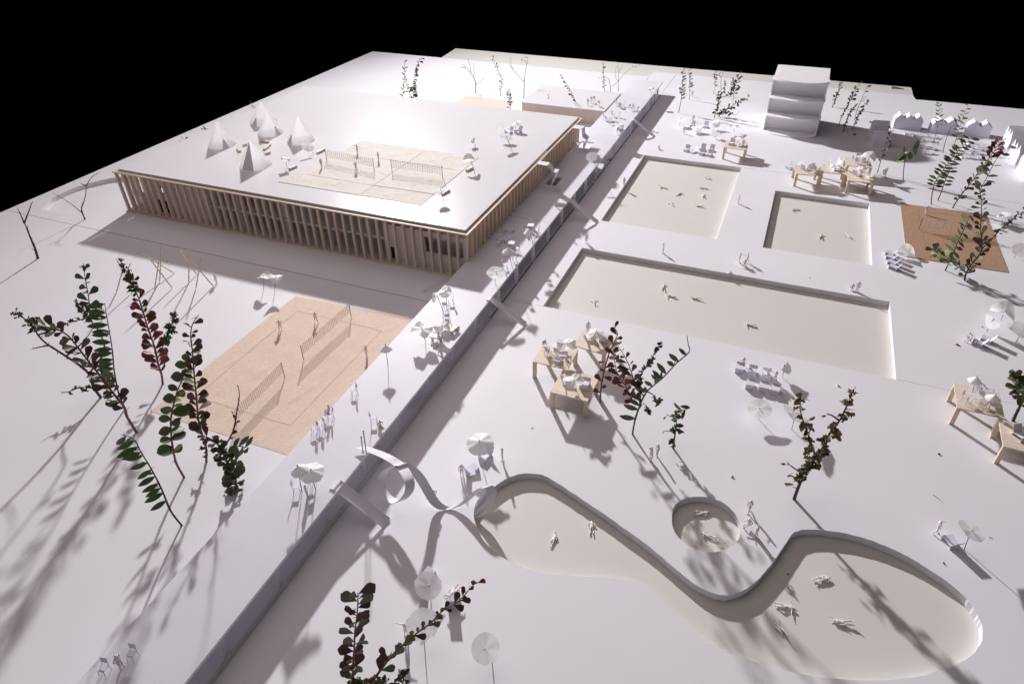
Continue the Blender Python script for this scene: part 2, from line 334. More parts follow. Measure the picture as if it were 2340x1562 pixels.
net('left net on the roof court beside the cones', at('O', 325, 470, RZ), at('O', 1070, 625, RZ), 2.1, .36, 5, .42, MT['thread'])
net('right net on the roof court near the roof corner', at('O', 1350, 640, RZ), at('O', 2145, 745, RZ), 2.1, .36, 5, .42, MT['thread'])
net('pale net across the brown kraft court', at('Y', 645, 682, .08), at('Y', 1580, 800, .08), 2.1, .36, 4, .52, MT['threadw'], r=.023)
# ------------------------------------------------------------------ raised walkway
DZ, DX0, DX1 = 3.0, -38.1, -31.0
wk = thing('raised_walkway', 'long white paper walkway on square columns running from front left to the back', 'walkway')
h1 = [at('C', 1325, 1062, DZ), at('C', 1400, 1076, DZ), at('C', 1452, 1020, DZ), at('C', 1386, 1008, DZ)]
h2 = [at('C', 1565, 798, DZ), at('C', 1640, 812, DZ), at('C', 1672, 768, DZ), at('C', 1592, 756, DZ)]
def bb(q): return rect(min(w.x for w in q), max(w.x for w in q), min(w.y for w in q), max(w.y for w in q))
sheet('deck', rect(DX0, DX1, -10, 175), [bb(h1), bb(h2), rect(DX0 + .05, DX1 - .03, 91.22, 91.32)], DZ, .28, MT['deck'], wk)
MB().box(DX0 + .4, DX1 - .16, -10, 66.9, .004, .5).build('floor', MT['white'], wk)
MB().box(DX1 - .15, DX1 + .02, -10, 67.4, .004, .55).build('plinth', MT['edge'], wk)
MB().box(DX1 - .2, DX1 + .02, 67.42, 174, .004, .045).build('plinth', MT['line'], wk)
colm = MB().box(-.2, .2, -.26, .26, 0, 1).mesh('column', MT['paper'])
pane = MB().box(-.03, .03, 0, 6.55, 0, 1).mesh('glass_pane', MT['glass'])
y = 90.49 - 6.62*15
while y < 175:
    zb = .5 if y < 66 else .0
    zb += .004
    inst('column', colm, wk, Matrix.Translation((DX1 - (.45 if y < 66 else .21), y, zb)) @ Matrix.Diagonal((1, 1, DZ - .285 - zb, 1)))
    pz = .55 if y < 66 else .075
    for xx in (DX1 - (.08 if y < 66 else .5), DX0 + .2): inst('glass_pane', pane, wk, Matrix.Translation((xx, y + .02, pz)) @ Matrix.Diagonal((1, 1, DZ - .29 - pz, 1)))
    inst('column', colm, wk, Matrix.Translation((DX0 + .6, y, zb)) @ Matrix.Diagonal((1, 1, DZ - .285 - zb, 1)))
    y += 6.62
# ramps from the deck edge down to the ground
def ramp(label, a, b, w=1.15):
    a, b = Vector(a), Vector(b); t = thing('slide_ramp', label, 'slide', b, 0, 'straight paper slides from the walkway'); a = a - b; b = V3((0, 0, .06))
    s = (b - a).cross(V3((0, 0, 1))).normalized()*(w/2); e = (b - a).normalized()*.5; e.z = 0
    MB().slab([(a - e - s + V3((0, 0, .1)), a - e + s + V3((0, 0, .1))), (a - s + V3((0, 0, .1)), a + s + V3((0, 0, .1))), (b - s, b + s)], .07).build('chute', MT['paper'], t)
    for k in (-1, 1): MB().bar(a + s*k + V3((0, 0, .14)), b + s*k + V3((0, 0, .07)), .05, .16).build('side_rail', MT['white'], t)
ramp('grey straight slide at the front, beside the curled ribbon', at('J', 530, 655, DZ), at('J', 885, 925))
ramp('narrow straight slide across from the wooden platform tables', at('F', 1782, 385, DZ), at('F', 2030, 572), 1.0)
ramp('narrow straight slide ending by the corner of the upper pool', at('C', 1508, 1183, DZ), at('C', 1700, 1340), 1.0)
ramp('far straight slide near the distant end of the walkway', at('b', 1180, 1055, DZ), at('b', 1610, 1410), 1.0)
# folded stair strips from roof to deck
def stair(label, pts, y0, w, m=MT['paper']):
    q = [onY(v, x, y, y0) for v, x, y in pts]; t = thing('folded_stair', label, 'stair', (q[0].x, y0, 0), 0, 'folded paper stairs from roof to walkway')
    for a, b in zip(q, q[1:]):
        a = V3((a.x - q[0].x, 0, a.z)); b = V3((b.x - q[0].x, 0, b.z)); s = V3((0, w/2, 0)); MB().slab([(a - s, a + s), (b - s, b + s)], .06).build('flight', m, t)
ys = at('C', 1290, 905, RZ).y
stair('nearer folded paper stair dropping from the roof into the walkway', [('C', 1275, 908), ('C', 1352, 922), ('C', 1388, 965), ('C', 1420, 972), ('C', 1378, 1062)], ys, 1.5)
ys2 = at('C', 1540, 650, RZ).y
stair('farther folded paper stair at the back corner of the roof', [('C', 1530, 652), ('C', 1600, 662), ('C', 1604, 715), ('C', 1632, 735), ('C', 1605, 800)], ys2, 1.9)
# glassy triangular ramp at the left of the deck
t = thing('acrylic_ramp', 'clear triangular acrylic wedge in the shade at the left edge of the walkway', 'ramp', (0, 0, 0))
a0, a1, a2 = at('Z', 280, 282), at('Z', 800, 40, 1.6), at('Z', 560, 330)
MB().slab([(a0, a0 + V3((.6, -.6, 0))), (a1, a1 + V3((.5, -.9, 0)))], .05).build('sheet', MT['glass'], t)
# curled ribbon slide
rb = thing('ribbon_slide', 'curled white paper ribbon looping from the walkway down into the curved pool', 'slide')
RBP = [(690, 378, 3.35), (770, 400, 3.55), (850, 430, 3.7), (910, 460, 3.85), (965, 495, 3.9), (1010, 545, 4.05), (1048, 620, 3.95), (1045, 690, 3.25), (1005, 745, 2.4), (955, 768, 1.8), (900, 745, 1.55), (860, 700, 1.6), (842, 640, 1.95), (860, 570, 2.8), (905, 525, 3.6), (965, 503, 4.1), (1010, 503, 4.2), (1060, 530, 3.8), (1110, 580, 3.1), (1150, 640, 2.3), (1190, 710, 1.35), (1225, 765, .65), (1265, 800, .25), (1300, 812, .1), (1350, 815, .15), (1400, 795, .4), (1450, 760, .9), (1495, 715, 1.5), (1545, 680, 2.1), (1590, 660, 2.4), (1625, 675, 2.3), (1635, 715, 1.8), (1615, 770, 1.0), (1575, 820, .2), (1540, 850, -.2), (1512, 872, -.5)]
c3 = smooth_path([at('J', x, y, z) for x, y, z in RBP], 4)
hw = V3((.33, .3, .03)); MB().slab([(q - hw, q + hw) for q in c3], .05).build('strip', MT['paper'], rb, True)
for x, y, x2, y2 in [(715, 410, 702, 305), (738, 412, 718, 262)]:
    a = at('J', x, y, 3.4); b = stand(a, 'J', x2, y2); MB().tube([a - V3((0, 0, .3)), b], .05).build('pin', MT['pin'], rb); MB().ball(b, .1).build('pin_head', MT['pinhead'], rb)
# ------------------------------------------------------------------ the big pavilion
bx0, bx1, by0, by1 = -102.9, -37.75, 75.65, 128.5
pv = thing('pavilion', 'large low white building wrapped in upright timber sticks with a flat roof', 'building')
MB().prism(rect(bx0 + .55, bx1 - .55, by0 + .6, by1 - .3), 7.12, RZ).build('roof', MT['roof'], pv)
for (x0, x1, y0, y1, m) in [(bx0 - .25, bx1 + .05, by0 - .1, by0 + .42, 'pine_x'), (bx0 - .25, bx1 + .05, by1 - .42, by1 + .1, 'pine_x'), (bx0 - .1, bx0 + .42, by0 + .43, by1 - .43, 'pine_y'), (bx1 - .42, bx1 + .04, by0 + .43, by1 - .43, 'pine_y')]:
    MB().box(x0, x1, y0, y1, 6.98, 7.2).build('top_rail', MT[m], pv); MB().box(x0, x1, y0 - .04, y1, .006, .22).build('bottom_rail', MT[m], pv)
post = MB().box(-.17, .17, -.24, .24, .225, 6.975).mesh('post', MT['pine_z'])
n = 45
for i in range(n + 1):
    inst('post', post, pv, Matrix.Translation((bx0 + .2 + (bx1 - bx0 - .4)*i/n + rnd(-.05, .05), by0 + .18, 0)) @ Matrix.Rotation(rnd(-.004, .004), 4, 'Y'))
n = 37
for i in range(1, n):
    for xx in (bx1 - .18, bx0 + .18):
        inst('post', post, pv, Matrix.Translation((xx, by0 + .2 + (by1 - by0 - .4)*i/n + rnd(-.05, .05), 0)) @ Matrix.Rotation(math.pi/2, 4, 'Z'))
def wallx(name, x0, x1, z0, z1, y, ops, parent, th=.25, m=None):
    xs = sorted({x0, x1, *[o[0] for o in ops], *[o[1] for o in ops]}); zs = sorted({z0, z1, *[o[2] for o in ops], *[o[3] for o in ops]}); mb = MB()
    for a, b in zip(xs, xs[1:]):
        if b <= x0 or a >= x1: continue
        for c, d in zip(zs, zs[1:]):
            if d <= z0 or c >= z1: continue
            if not any(o[0] <= (a + b)/2 <= o[1] and o[2] <= (c + d)/2 <= o[3] for o in ops): mb.box(a, b, y, y + th, c, d)
    return mb.build(name, m or MT['white'], parent)
wy = by0 + 1.15
def wx(v, x, y): return onY(v, x, y, wy)
def op(v, xa, ya, xb, yb):
    a, b = wx(v, xa, ya), wx(v, xb, yb); return (a.x, b.x, max(.05, min(a.z, b.z)), max(a.z, b.z))
lx = wx('e', 1960, 700).x; rx = wx('f', 190, 700).x
wallx('wall', bx0 + .6, lx, .05, 6.2, wy, [(wx('e', 200, 400).x, wx('e', 640, 700).x, .05, 2.7), (wx('e', 190, 400).x, wx('e', 680, 500).x, 3.5, 6.2), (wx('e', 880, 800).x, wx('e', 1230, 900).x, .05, 2.75), (wx('e', 960, 500).x, wx('e', 1100, 600).x, 3.1, 5.4), (wx('e', 1200, 500).x, wx('e', 1300, 600).x, 3.2, 5.3), (wx('e', 1440, 900).x, wx('e', 1500, 900).x, .05, 2.6)], pv)
wallx('wall', rx, bx1 - .75, .05, 5.9, wy, [(wx('f', 285, 1000).x, wx('f', 420, 1000).x, .05, 2.3), (wx('f', 1075, 700).x, wx('f', 1930, 900).x, 2.55, 5.0)], pv)
MB().box(bx0 + .6, rx + .2, wy + 3, wy + 6.98, 3.3, 3.62).build('floor_slab', MT['white'], pv)
MB().box(lx + .05, rx - .05, wy - .05, wy + 2.95, 3.28, 3.68).build('balcony_edge', MT['white'], pv)
MB().box(bx0 + .6, bx1 - .7, by0 + .5, by1 - .5, .008, .05).build('floor', MT['white'], pv)
MB().box(lx + .3, rx - .3, wy + 7, wy + 7.2, .06, 7.1).build('fill_lit_back_wall', MT['white'], pv)  # set close to the front so the fill brightens the interior
MB().box(rx + .3, bx1 - 1.4, wy + 2.7, wy + 2.9, .06, 6.9).build('fill_lit_back_wall', MT['white'], pv)  # wall added close behind the window to catch the front fill
for x0, x1, y0, y1 in [(lx, lx + .25, wy + .3, wy + 12), (rx - .25, rx, wy + .3, wy + 12), (-92, -91.75, wy + 2, wy + 14.9)]:
    MB().box(x0, x1, y0, y1, .06, 7.1).build('partition', MT['white'], pv)
for x in (-79, -70, -62, -55):
    MB().box(x - .25, x + .25, wy + .3, wy + .75, .06, 7.1).build('column', MT['white'], pv)
MB().box(lx + .1, rx - .1, wy + .1, wy + .14, .06, 3.27).build('window_pane', MT['glass'], pv); MB().box(lx + .1, rx - .1, wy + .1, wy + .14, 3.69, 7.1).build('window_pane', MT['glass'], pv)
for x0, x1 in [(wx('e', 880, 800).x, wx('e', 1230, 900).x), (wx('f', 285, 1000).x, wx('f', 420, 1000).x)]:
    MB().box(x0 + .02, x1 - .02, wy + .6, wy + .64, .055, 2.7).build('door', MT['dark'], pv)  # dark panel painted in for the shade inside the door opening
dx = onY('B', 535, 890, wy + 1.5); MB().box(dx.x - .3, dx.x + .9, wy + 6.92, wy + 6.98, 4.0, 6.4).build('doorway_shade', MT['dark'], pv)  # dark sheet in place of the shade within a doorway
mb = MB(); wxr = bx1 - 1.3
for a, b, z0_, z1_ in [(by0 + 1.5, 84, .05, 2.4), (by0 + 1.5, 84, 5.2, 6.6), (84, 92, .05, 6.4), (97, 104, .05, 6.6), (104, 112, .05, 3), (112, 118, .05, 6.5), (118, 127, .05, 2.8), (118, 127, 5.5, 6.6)]:
    mb.box(wxr, wxr + .2, a, b, z0_, z1_)
mb.build('side_wall', MT['white'], pv)
# ------------------------------------------------------------------ cones on the roof
for lab, ap, L, R, flap in [('leftmost white paper cone tent on the roof', (427, 420), (278, 890), (795, 840), (570, 900, 1)), ('rearmost white paper cone tent, partly hidden behind another', (1210, 75), (1010, 490), (1530, 440), (1120, 530, 1)),
                      ('middle white paper cone tent with a bench in its shadow', (1310, 220), (1158, 690), (1630, 620), (1550, 700, 1)), ('rightmost white paper cone tent beside a tilted parasol', (1865, 330), (1680, 820), (2190, 770), (1790, 840, 1)),
                      ('nearest white paper cone tent with a large triangular door panel', (1010, 765), (835, 1270), (1425, 1190), (1030, 1300, 3))]:
    a, b = at('N', *L, RZ), at('N', *R, RZ); c = (a + b)/2; r = (b - a).length/2*.99; apx = stand(c, 'N', *ap); h = apx.z - RZ
    t = thing('paper_cone', lab, 'tent', (c.x, c.y, RZ), 0, 'paper cone tents on the roof')
    tip = apx - c; tip.z = h; n = 72; mb = MB(); vs = [(r*math.cos(2*math.pi*i/n), r*math.sin(2*math.pi*i/n), .01) for i in range(n)] + [(tip.x + .03*math.cos(2*math.pi*i/n), tip.y + .03*math.sin(2*math.pi*i/n), h*.985) for i in range(n)]
    mb.add(vs, [(i, (i + 1) % n, n + (i + 1) % n, n + i) for i in range(n)]); s = mb.build('shell', MT['vellum'], t, True)
    f = at('N', flap[0], flap[1], RZ) - c; an = math.atan2(f.y, f.x); k = flap[2]; q = []
    hh = .36 if k == 1 else .93; wd = .26 if k == 1 else .42; rr = 1.012
    bl = V3((r*rr*math.cos(an - wd), r*rr*math.sin(an - wd), .03)); br = V3((r*rr*math.cos(an + wd), r*rr*math.sin(an + wd), .03)); tp = V3((r*rr*math.cos(an)*(1-hh), r*rr*math.sin(an)*(1-hh), h*hh)) + V3((tip.x, tip.y, 0))*hh
    o = V3((math.cos(an), math.sin(an), .4))*.05; m2 = MB(); m2.add([bl + o, br + o, tp + o, bl + o*.3, br + o*.3, tp + o*.3], [(0, 1, 2), (5, 4, 3), (0, 3, 4, 1), (1, 4, 5, 2), (2, 5, 3, 0)]); m2.build('door_flap', MT['paper'], t)
# ------------------------------------------------------------------ timber box, tower, row houses
tb = thing('timber_box', 'low box clad in upright cedar planks with a white roof behind the pavilion', 'building')
tx0, tx1, ty0, ty1, tz = -57.8, -38.3, 147.0, 161.2, 3.2
MB().box(tx0 + .3, tx1 - .02, ty0 + .02, ty1, .004, tz - .16).build('core', MT['edge'], tb)
MB().box(tx0 + .05, tx1 + .18, ty0 - .2, ty1 + .05, tz - .15, tz).build('roof', MT['roof'], tb)
pk = [MB().box(.015, w, -.1 - d, .0, .006, tz - .16).mesh('plank', MT['plank']) for w, d in ((.62, .02), (.62, .05), (.6, .035))]
for i in range(31): inst('plank', pk[i % 3], tb, Matrix.Translation((tx0 + .28 + .625*i, ty0, 0)))
for i in range(22): inst('plank', pk[(i*2) % 3], tb, Matrix.Translation((tx1 - .01, ty0 + .02 + .64*i, 0)) @ Matrix.Rotation(math.pi/2, 4, 'Z'))

MT['bright'] = mat('tower_card', (.90, .88, .92), .5, .015, .6)
tw = thing('tower', 'white tower with three curved balconies in front of recessed walls', 'building', (.4, 155.2, 0), 0)
hw_, sh = 5.35, 11.0/3
def arc(dep, n=16, w=hw_ + .15): return [(w*math.sin(-1 + 2*i/n)/math.sin(1), -dep*(math.cos(-1 + 2*i/n) - math.cos(1))/(1 - math.cos(1))) for i in range(n + 1)]
for k in range(4):
    z = k*sh; MB().prism(arc(2.4) + [(hw_ + .15, 1.6), (-hw_ - .15, 1.6)], z + (.006 if k == 0 else -.19), z + .22).build('balcony', MT['bright'], tw)
for k in range(3):
    MB().box(-hw_ + .25, hw_ - .25, 1.35, 1.6, k*sh + .225, (k + 1)*sh - .195).build('wall', MT['bright'], tw)
    for s in (-1, 1): MB().box(min(s*(hw_ - .24), s*hw_), max(s*(hw_ - .24), s*hw_), .1, 1.59, k*sh + .225, (k + 1)*sh - .195).build('side_fin', MT['bright'], tw)
MB().box(-hw_, hw_, 1.61, 11.6, .006, 11.0).build('core', MT['bright'], tw)
MB().box(-hw_ + .5, hw_ - .02, 1.62, 11.5, 11.004, 11.06).build('roof_panel', MT['bright'], tw)

def house(label, base, ang, w, dep, hw1, hp, group='small gabled paper houses', m=None):
    t = thing('gabled_house', label, 'house', (base.x, base.y, 0), ang, group); m = m or MT['lilac']
    MB().add([(-w/2, 0, 0), (w/2, 0, 0), (w/2, dep, 0), (-w/2, dep, 0), (-w/2, 0, hw1), (w/2, 0, hw1), (w/2, dep, hw1), (-w/2, dep, hw1), (0, 0, hp), (0, dep, hp)],
             [(0, 3, 2, 1), (0, 1, 5, 8, 4), (2, 3, 7, 9, 6), (1, 2, 6, 5), (3, 0, 4, 7)]).build('wall', m, t)
    for s in (-1, 1):
        a, b = V3((s*w/2, 0, hw1)), V3((0, 0, hp)); o = V3((0, dep + .04, 0)); f = V3((0, -.04, 0)); up = V3((s*.02, 0, .03))
        MB().slab([(a + f + up, a + o + up), (b + f + up, b + o + up)], .04).build('roof', MT['white'], t)
def row(peaks, v, basepx, depth, names, hw1=2.0):
    for (x, y), nm in zip(peaks, names):
        pass
def backrow(lo_, hi_, n, labels):
    a, b = at('T', *lo_), at('T', *hi_); d = b - a; w = d.length/n; ang = math.atan2(d.y, d.x)
    for i in range(n): house(labels[i], a + d*((i + .5)/n), ang, w, 2.4, 2.0, 3.0)
backrow((385, 608), (800, 642), 3, ['left gable of the three joined white houses behind the tower shadow', 'middle gable of the three joined white houses at the back right', 'right gable of the three joined white houses at the back right'])
backrow((950, 678), (1315, 700), 2, ['left house of the white pair half hidden by green leaves', 'right house of the white pair half hidden by green leaves'])
backrow((1455, 715), (1815, 752), 2, ['left house of the pair nearest the right stacked row', 'right house of the pair nearest the right stacked row'])
def siderow(lo_, hi_, n, labels, dep=3.4):
    a, b = at('T', *lo_), at('T', *hi_); d = b - a; w = d.length/n
    for i in range(n): house(labels[i], a + d*((i + .5)/n), math.atan2(d.y, d.x), w, dep, 2.2, 3.5)
siderow((2010, 795), (2085, 925), 3, ['farthest house of the upper triple on the right edge', 'middle house of the upper triple on the right edge', 'nearest house of the upper triple on the right edge'])
siderow((2095, 1005), (2200, 1155), 3, ['farthest house of the lower triple on the right edge', 'middle house of the lower triple on the right edge', 'nearest house of the lower triple on the right edge'])
siderow((2225, 1210), (2330, 1400), 3, ['white house cut by the right frame edge, farthest of three', 'white house cut by the right frame edge, middle of three', 'white house cut by the right frame edge, nearest of three'])
for lab, p, q in [('house in the tower shadow, farther of two grey ones', (168, 703), (168 + 205, 715)), ('house in the tower shadow, nearer of two grey ones', (185, 858), (400, 872))]:
    a, b = at('T', *p), at('T', *q); house(lab, (a + b)/2 + V3((.1, 0, 0)), math.atan2((b - a).y, (b - a).x) + math.pi/2, 2.6, 3.0, 2.2, 3.0)
# ------------------------------------------------------------------ furniture prototypes
def chair_proto():
    t = thing('wire_chair', '', 'chair'); p = MT['lilac']
    MB().box(-.33, .33, -.33, .33, .72, .76).build('seat', p, t)
    MB().slab([((-.33, -.36, .98), (.33, -.36, .98)), ((-.33, -.46, 1.55), (.33, -.46, 1.55))], .035).build('backrest', p, t)
    for x in (-.29, .29):
        for y, top in ((.29, .72), (-.3, .98)): MB().tube([(x, y + (.06 if y > 0 else -.08), 0), (x, y if y > 0 else -.31, .72), (x, y if y > 0 else -.37, top + .004)], .032, 5).build('leg', MT['lilac'], t)
    return t
def cafe_proto():
    t = thing('cafe_table', '', 'table'); MB().box(-.5, .5, -.5, .5, 1.05, 1.1).build('tabletop', MT['paper'], t)
    for x in (-.42, .42):
        for y in (-.42, .42): MB().tube([(x*1.1, y*1.1, 0), (x, y, 1.05)], .032, 5).build('leg', MT['lilac'], t)
    return t
def lounge_proto():
    t = thing('paper_lounger', '', 'lounger'); w = .5
    MB().slab([((-w, .95, .55), (w, .95, .55)), ((-w, -.15, .38), (w, -.15, .38))], .035).build('seat', MT['lilac'], t)
    MB().slab([((-w, -.17, .39), (w, -.17, .39)), ((-w, -.62, 1.22), (w, -.62, 1.22))], .035).build('backrest', MT['lilac'], t)
    MB().slab([((-w, .97, .55), (w, .97, .55)), ((-w, .99, .0), (w, .99, .0))], .035).build('front_panel', MT['lilac'], t)
    MB().slab([((-w, -.2, .37), (w, -.2, .37)), ((-w, -.3, .0), (w, -.3, .0))], .035).build('rear_panel', MT['lilac'], t)
    return t
def cube_proto():
    t = thing('paper_lounger', '', 'lounger'); w = .52
    MB().slab([((-w, .6, .72), (w, .6, .72)), ((-w, -.5, .72), (w, -.5, .72))], .035).build('seat', MT['white'], t)
    MB().slab([((-w, .62, .72), (w, .62, .72)), ((-w, .66, .0), (w, .66, .0))], .035).build('front_panel', MT['lilac'], t)
    MB().slab([((-w, -.52, .0), (w, -.52, .0)), ((-w, -.6, .98), (w, -.6, .98))], .035).build('backrest', MT['lilac'], t)
    return t
class Kind:
    def __init__(s, mk, group): s.p = mk(); s.used = False; s.g = group
    def put(s, label, loc, face, scale=1.0, group=None):
        rz = math.radians(face - 90)
        if not s.used:
            s.used = True; o = s.p; o['label'] = label; o['group'] = group or s.g; o.location = loc; o.rotation_euler = (0, 0, rz); o.scale = (scale,)*3; return o
        return dup(s.p, loc, rz, label, group or s.g, scale)
CHAIR = Kind(chair_proto, 'white wire-legged paper chairs'); CAFE = Kind(cafe_proto, 'small white cafe tables')
LNG = Kind(lounge_proto, 'folded paper loungers'); CUB = Kind(cube_proto, 'folded paper loungers')
# wooden platform tables
TZ = 2.4
TABN = {}
def wtable(key, label, corners, v):
    q = [at(v, x, y, TZ) for x, y in corners]; c, an, w, d = quadfit(q)
    t = thing('platform_table', label, 'table', (c.x, c.y, 0), an, 'pale wooden platform tables'); TABN[key] = (c, an)
    MB().box(-w/2, w/2, -d/2, d/2, TZ - .13, TZ).build('tabletop', MT['balsa'], t)
    for x in (-1, 1):
        for y in (-1, 1):
            a, b = x*(w/2 - .02), y*(d/2 - .02); MB().box(min(a, a - x*.42), max(a, a - x*.42), min(b, b - y*.3), max(b, b - y*.3), .004, TZ - .135).build('leg', MT['balsa_leg'], t)
wtable('t1', 'wooden platform table crowded with white chairs, left of the red-leaved twig', [(85, 655), (510, 745), (635, 510), (225, 420)], 'U')
wtable('t2', 'wooden platform table with a figure and one conical parasol by the big pool', [(590, 480), (965, 565), (1090, 385), (690, 250)], 'U')
wtable('t3', 'front wooden platform table of the middle three, casting the broad shadow', [(300, 1015), (745, 1130), (885, 840), (455, 735)], 'U')
wtable('t4', 'wooden platform table at the right edge with two conical parasols', [(515, 660), (1170, 815), (1115, 465), (485, 330)], 'W')
wtable('t5', 'wooden platform table cut by the right edge with one lounger on it', [(1160, 1195), (1830, 1360), (1760, 975), (1090, 815)], 'W')
wtable('t6', 'leftmost table of the four wooden platforms above the small square pool', [(275, 520), (722, 557), (742, 400), (292, 368)], 'R')
wtable('t7', 'second wooden platform from the left, with two loungers lying along it', [(750, 487), (1205, 542), (1192, 392), (752, 347)], 'R')
wtable('t8', 'rearmost of the four wooden platforms, crowded with white chairs', [(1190, 372), (1645, 412), (1640, 270), (1190, 226)], 'R')
wtable('t9', 'rightmost and nearest of the four wooden platforms by the square pool', [(1228, 640), (1702, 690), (1660, 535), (1205, 498)], 'R')
wtable('t10', 'lone wooden platform table above the upper pool near the tower', [(1205, 755), (1605, 800), (1650, 670), (1240, 625)], 'Q')
# chairs: view, foot centre, height of floor, facing, label
for v, x, y, z, f, lab in [
    ('a', 755, 392, DZ, 20, 'chair in the pavilion shade on the deck, left of the back pair'), ('a', 860, 390, DZ, 200, 'chair in the pavilion shade on the deck, right of the back pair'),
    ('a', 620, 640, DZ, 0, 'shaded deck chair nearest the timber facade'), ('a', 655, 580, DZ, 320, 'shaded deck chair with its back to the facade'), ('a', 730, 560, DZ, 240, 'shaded deck chair behind the small front group'), ('a', 775, 600, DZ, 160, 'shaded deck chair at the right of the small front group'),
    ('a', 1205, 320, DZ, 280, 'chair behind the deck cafe table under the closed far parasol'), ('a', 1120, 420, DZ, 350, 'chair at the left of the far deck cafe table'), ('a', 1300, 415, DZ, 190, 'chair at the right of the far deck cafe table'), ('a', 1235, 545, DZ, 100, 'chair in front of the far closed cone parasol'),
    ('a', 950, 745, DZ, 190, 'chair to the right of the second deck cafe table'), ('a', 905, 905, DZ, 120, 'chair in front of the second deck cafe table'), ('a', 735, 1040, DZ, 20, 'chair behind the pale disc parasol at the deck edge'),
    ('Z', 718, 470, DZ, 200, 'chair right of the paired paper leaf parasol on the sunny deck'), ('Z', 640, 570, DZ, 100, 'chair beneath the paired paper leaf parasol on the sunny deck'),
    ('J', 250, 690, DZ, 30, 'chair under the left of the two tissue parasols at the near deck'), ('J', 355, 640, DZ, 150, 'chair behind the right tissue parasol at the near deck'),
    ('F', 812, 1060, DZ, 230, 'lone chair on the deck edge beside the beige court'), ('F', 642, 1230, DZ, 230, 'chair with a seated figure by the corner of the beige court'),
    ('F', 578, 1310, DZ, 240, 'right chair of the close pair at the court corner'), ('F', 535, 1335, DZ, 240, 'left chair of the close pair at the court corner'), ('F', 952, 1260, DZ, 30, 'chair by the walkway edge near the figure sitting on the brink'),
    ('I', 672, 1490, DZ, 280, 'left chair of two at the very front of the walkway'), ('I', 850, 1400, DZ, 280, 'right chair of two at the very front of the walkway'),
    ('b', 815, 750, DZ, 330, 'far deck chair, leftmost of the rear cluster'), ('b', 945, 770, DZ, 220, 'far deck chair at the right of the rear cluster'), ('b', 885, 800, DZ, 90, 'far deck chair in front of the rear cluster'),
    ('b', 1115, 860, DZ, 330, 'far deck chair with its back to the left, nearest the cluster'), ('b', 1185, 850, DZ, 330, 'far deck chair in the middle of the edge trio'), ('b', 1240, 890, DZ, 150, 'far deck chair closest to the walkway edge'),
    ('b', 745, 985, DZ, 0, 'far deck chair facing a partner across open paper'), ('b', 850, 1000, DZ, 180, 'far deck chair facing left in the facing pair'), ('b', 570, 1060, DZ, 0, 'far deck chair at the left end of the nearer cluster'), ('b', 610, 1080, DZ, 40, 'far deck chair in the nearer cluster, second from left'), ('b', 690, 1060, DZ, 190, 'far deck chair at the right end of the nearer cluster'),
    ('b', 345, 690, tz, 300, 'chair on the timber box roof between two figures'), ('b', 430, 765, tz, 120, 'chair at the front edge of the timber box roof'),
    ('U', 250, 530, TZ, 330, 'tall-backed chair at the left end of the crowded middle platform'), ('U', 272, 575, TZ, 60, 'chair at the front left of the first cafe table on the middle platform'), ('U', 395, 520, TZ, 250, 'chair behind the first cafe table on the middle platform'), ('U', 375, 585, TZ, 90, 'chair between the two cafe tables on the middle platform'), ('U', 395, 690, TZ, 60, 'front chair of the second cafe table on the middle platform'), ('U', 515, 655, TZ, 190, 'right chair of the second cafe table on the middle platform'),
    ('W', 615, 590, TZ, 330, 'chair left of the front cafe table on the right platform'), ('W', 800, 600, TZ, 250, 'chair behind the front cafe table on the right platform'), ('W', 850, 680, TZ, 140, 'chair right of the front cafe table on the right platform'), ('W', 820, 500, TZ, 20, 'chair between the cafe tables on the right platform'), ('W', 800, 450, TZ, 320, 'chair behind the tall conical parasol on the right platform'),
    ('R', 1330, 330, TZ, 340, 'leftmost chair on the rearmost crowded platform'), ('R', 1390, 290, TZ, 280, 'back chair on the rearmost crowded platform'), ('R', 1440, 285, TZ, 280, 'back right chair on the rearmost crowded platform'), ('R', 1380, 350, TZ, 60, 'front chair on the rearmost crowded platform'), ('R', 1490, 345, TZ, 100, 'chair by the parasol foot on the rearmost platform'),
    ('F', 1465, 860, .505, 150, 'chair behind the walkway glass, farthest of the lower ones'), ('F', 1285, 1085, .505, 200, 'chair behind the walkway glass in the row of four'), ('F', 1240, 1120, .505, 20, 'second chair behind the walkway glass in the row of four'), ('F', 1210, 1150, .505, 20, 'front chair behind the walkway glass in the row of four'), ('F', 960, 1450, .505, 330, 'chair behind the walkway glass under the ribbon start')]:
    CHAIR.put(lab, at(v, x, y, z), f, .86)
for i, (x, y, f, lab) in enumerate([(675, 1085, 20, 'chair behind the timber sticks, leftmost of the dim interior row'), (725, 1095, 200, 'chair behind the timber sticks, second of the dim interior row'), (835, 1110, 40, 'chair behind the timber sticks left of the dim interior middle'), (965, 1145, 330, 'chair behind the timber sticks at the dim interior middle'), (1065, 1165, 190, 'chair behind the timber sticks right of the dim interior middle'), (1285, 1195, 20, 'chair behind the timber sticks near the right closed panel'), (1345, 1205, 190, 'chair behind the timber sticks beside the right closed panel')]):
    q = onY('B', x, y, wy + 1.6 + .5*(i % 3)); CHAIR.put(lab, V3((q.x, q.y, .055)), f, .95, 'chairs inside the pavilion')
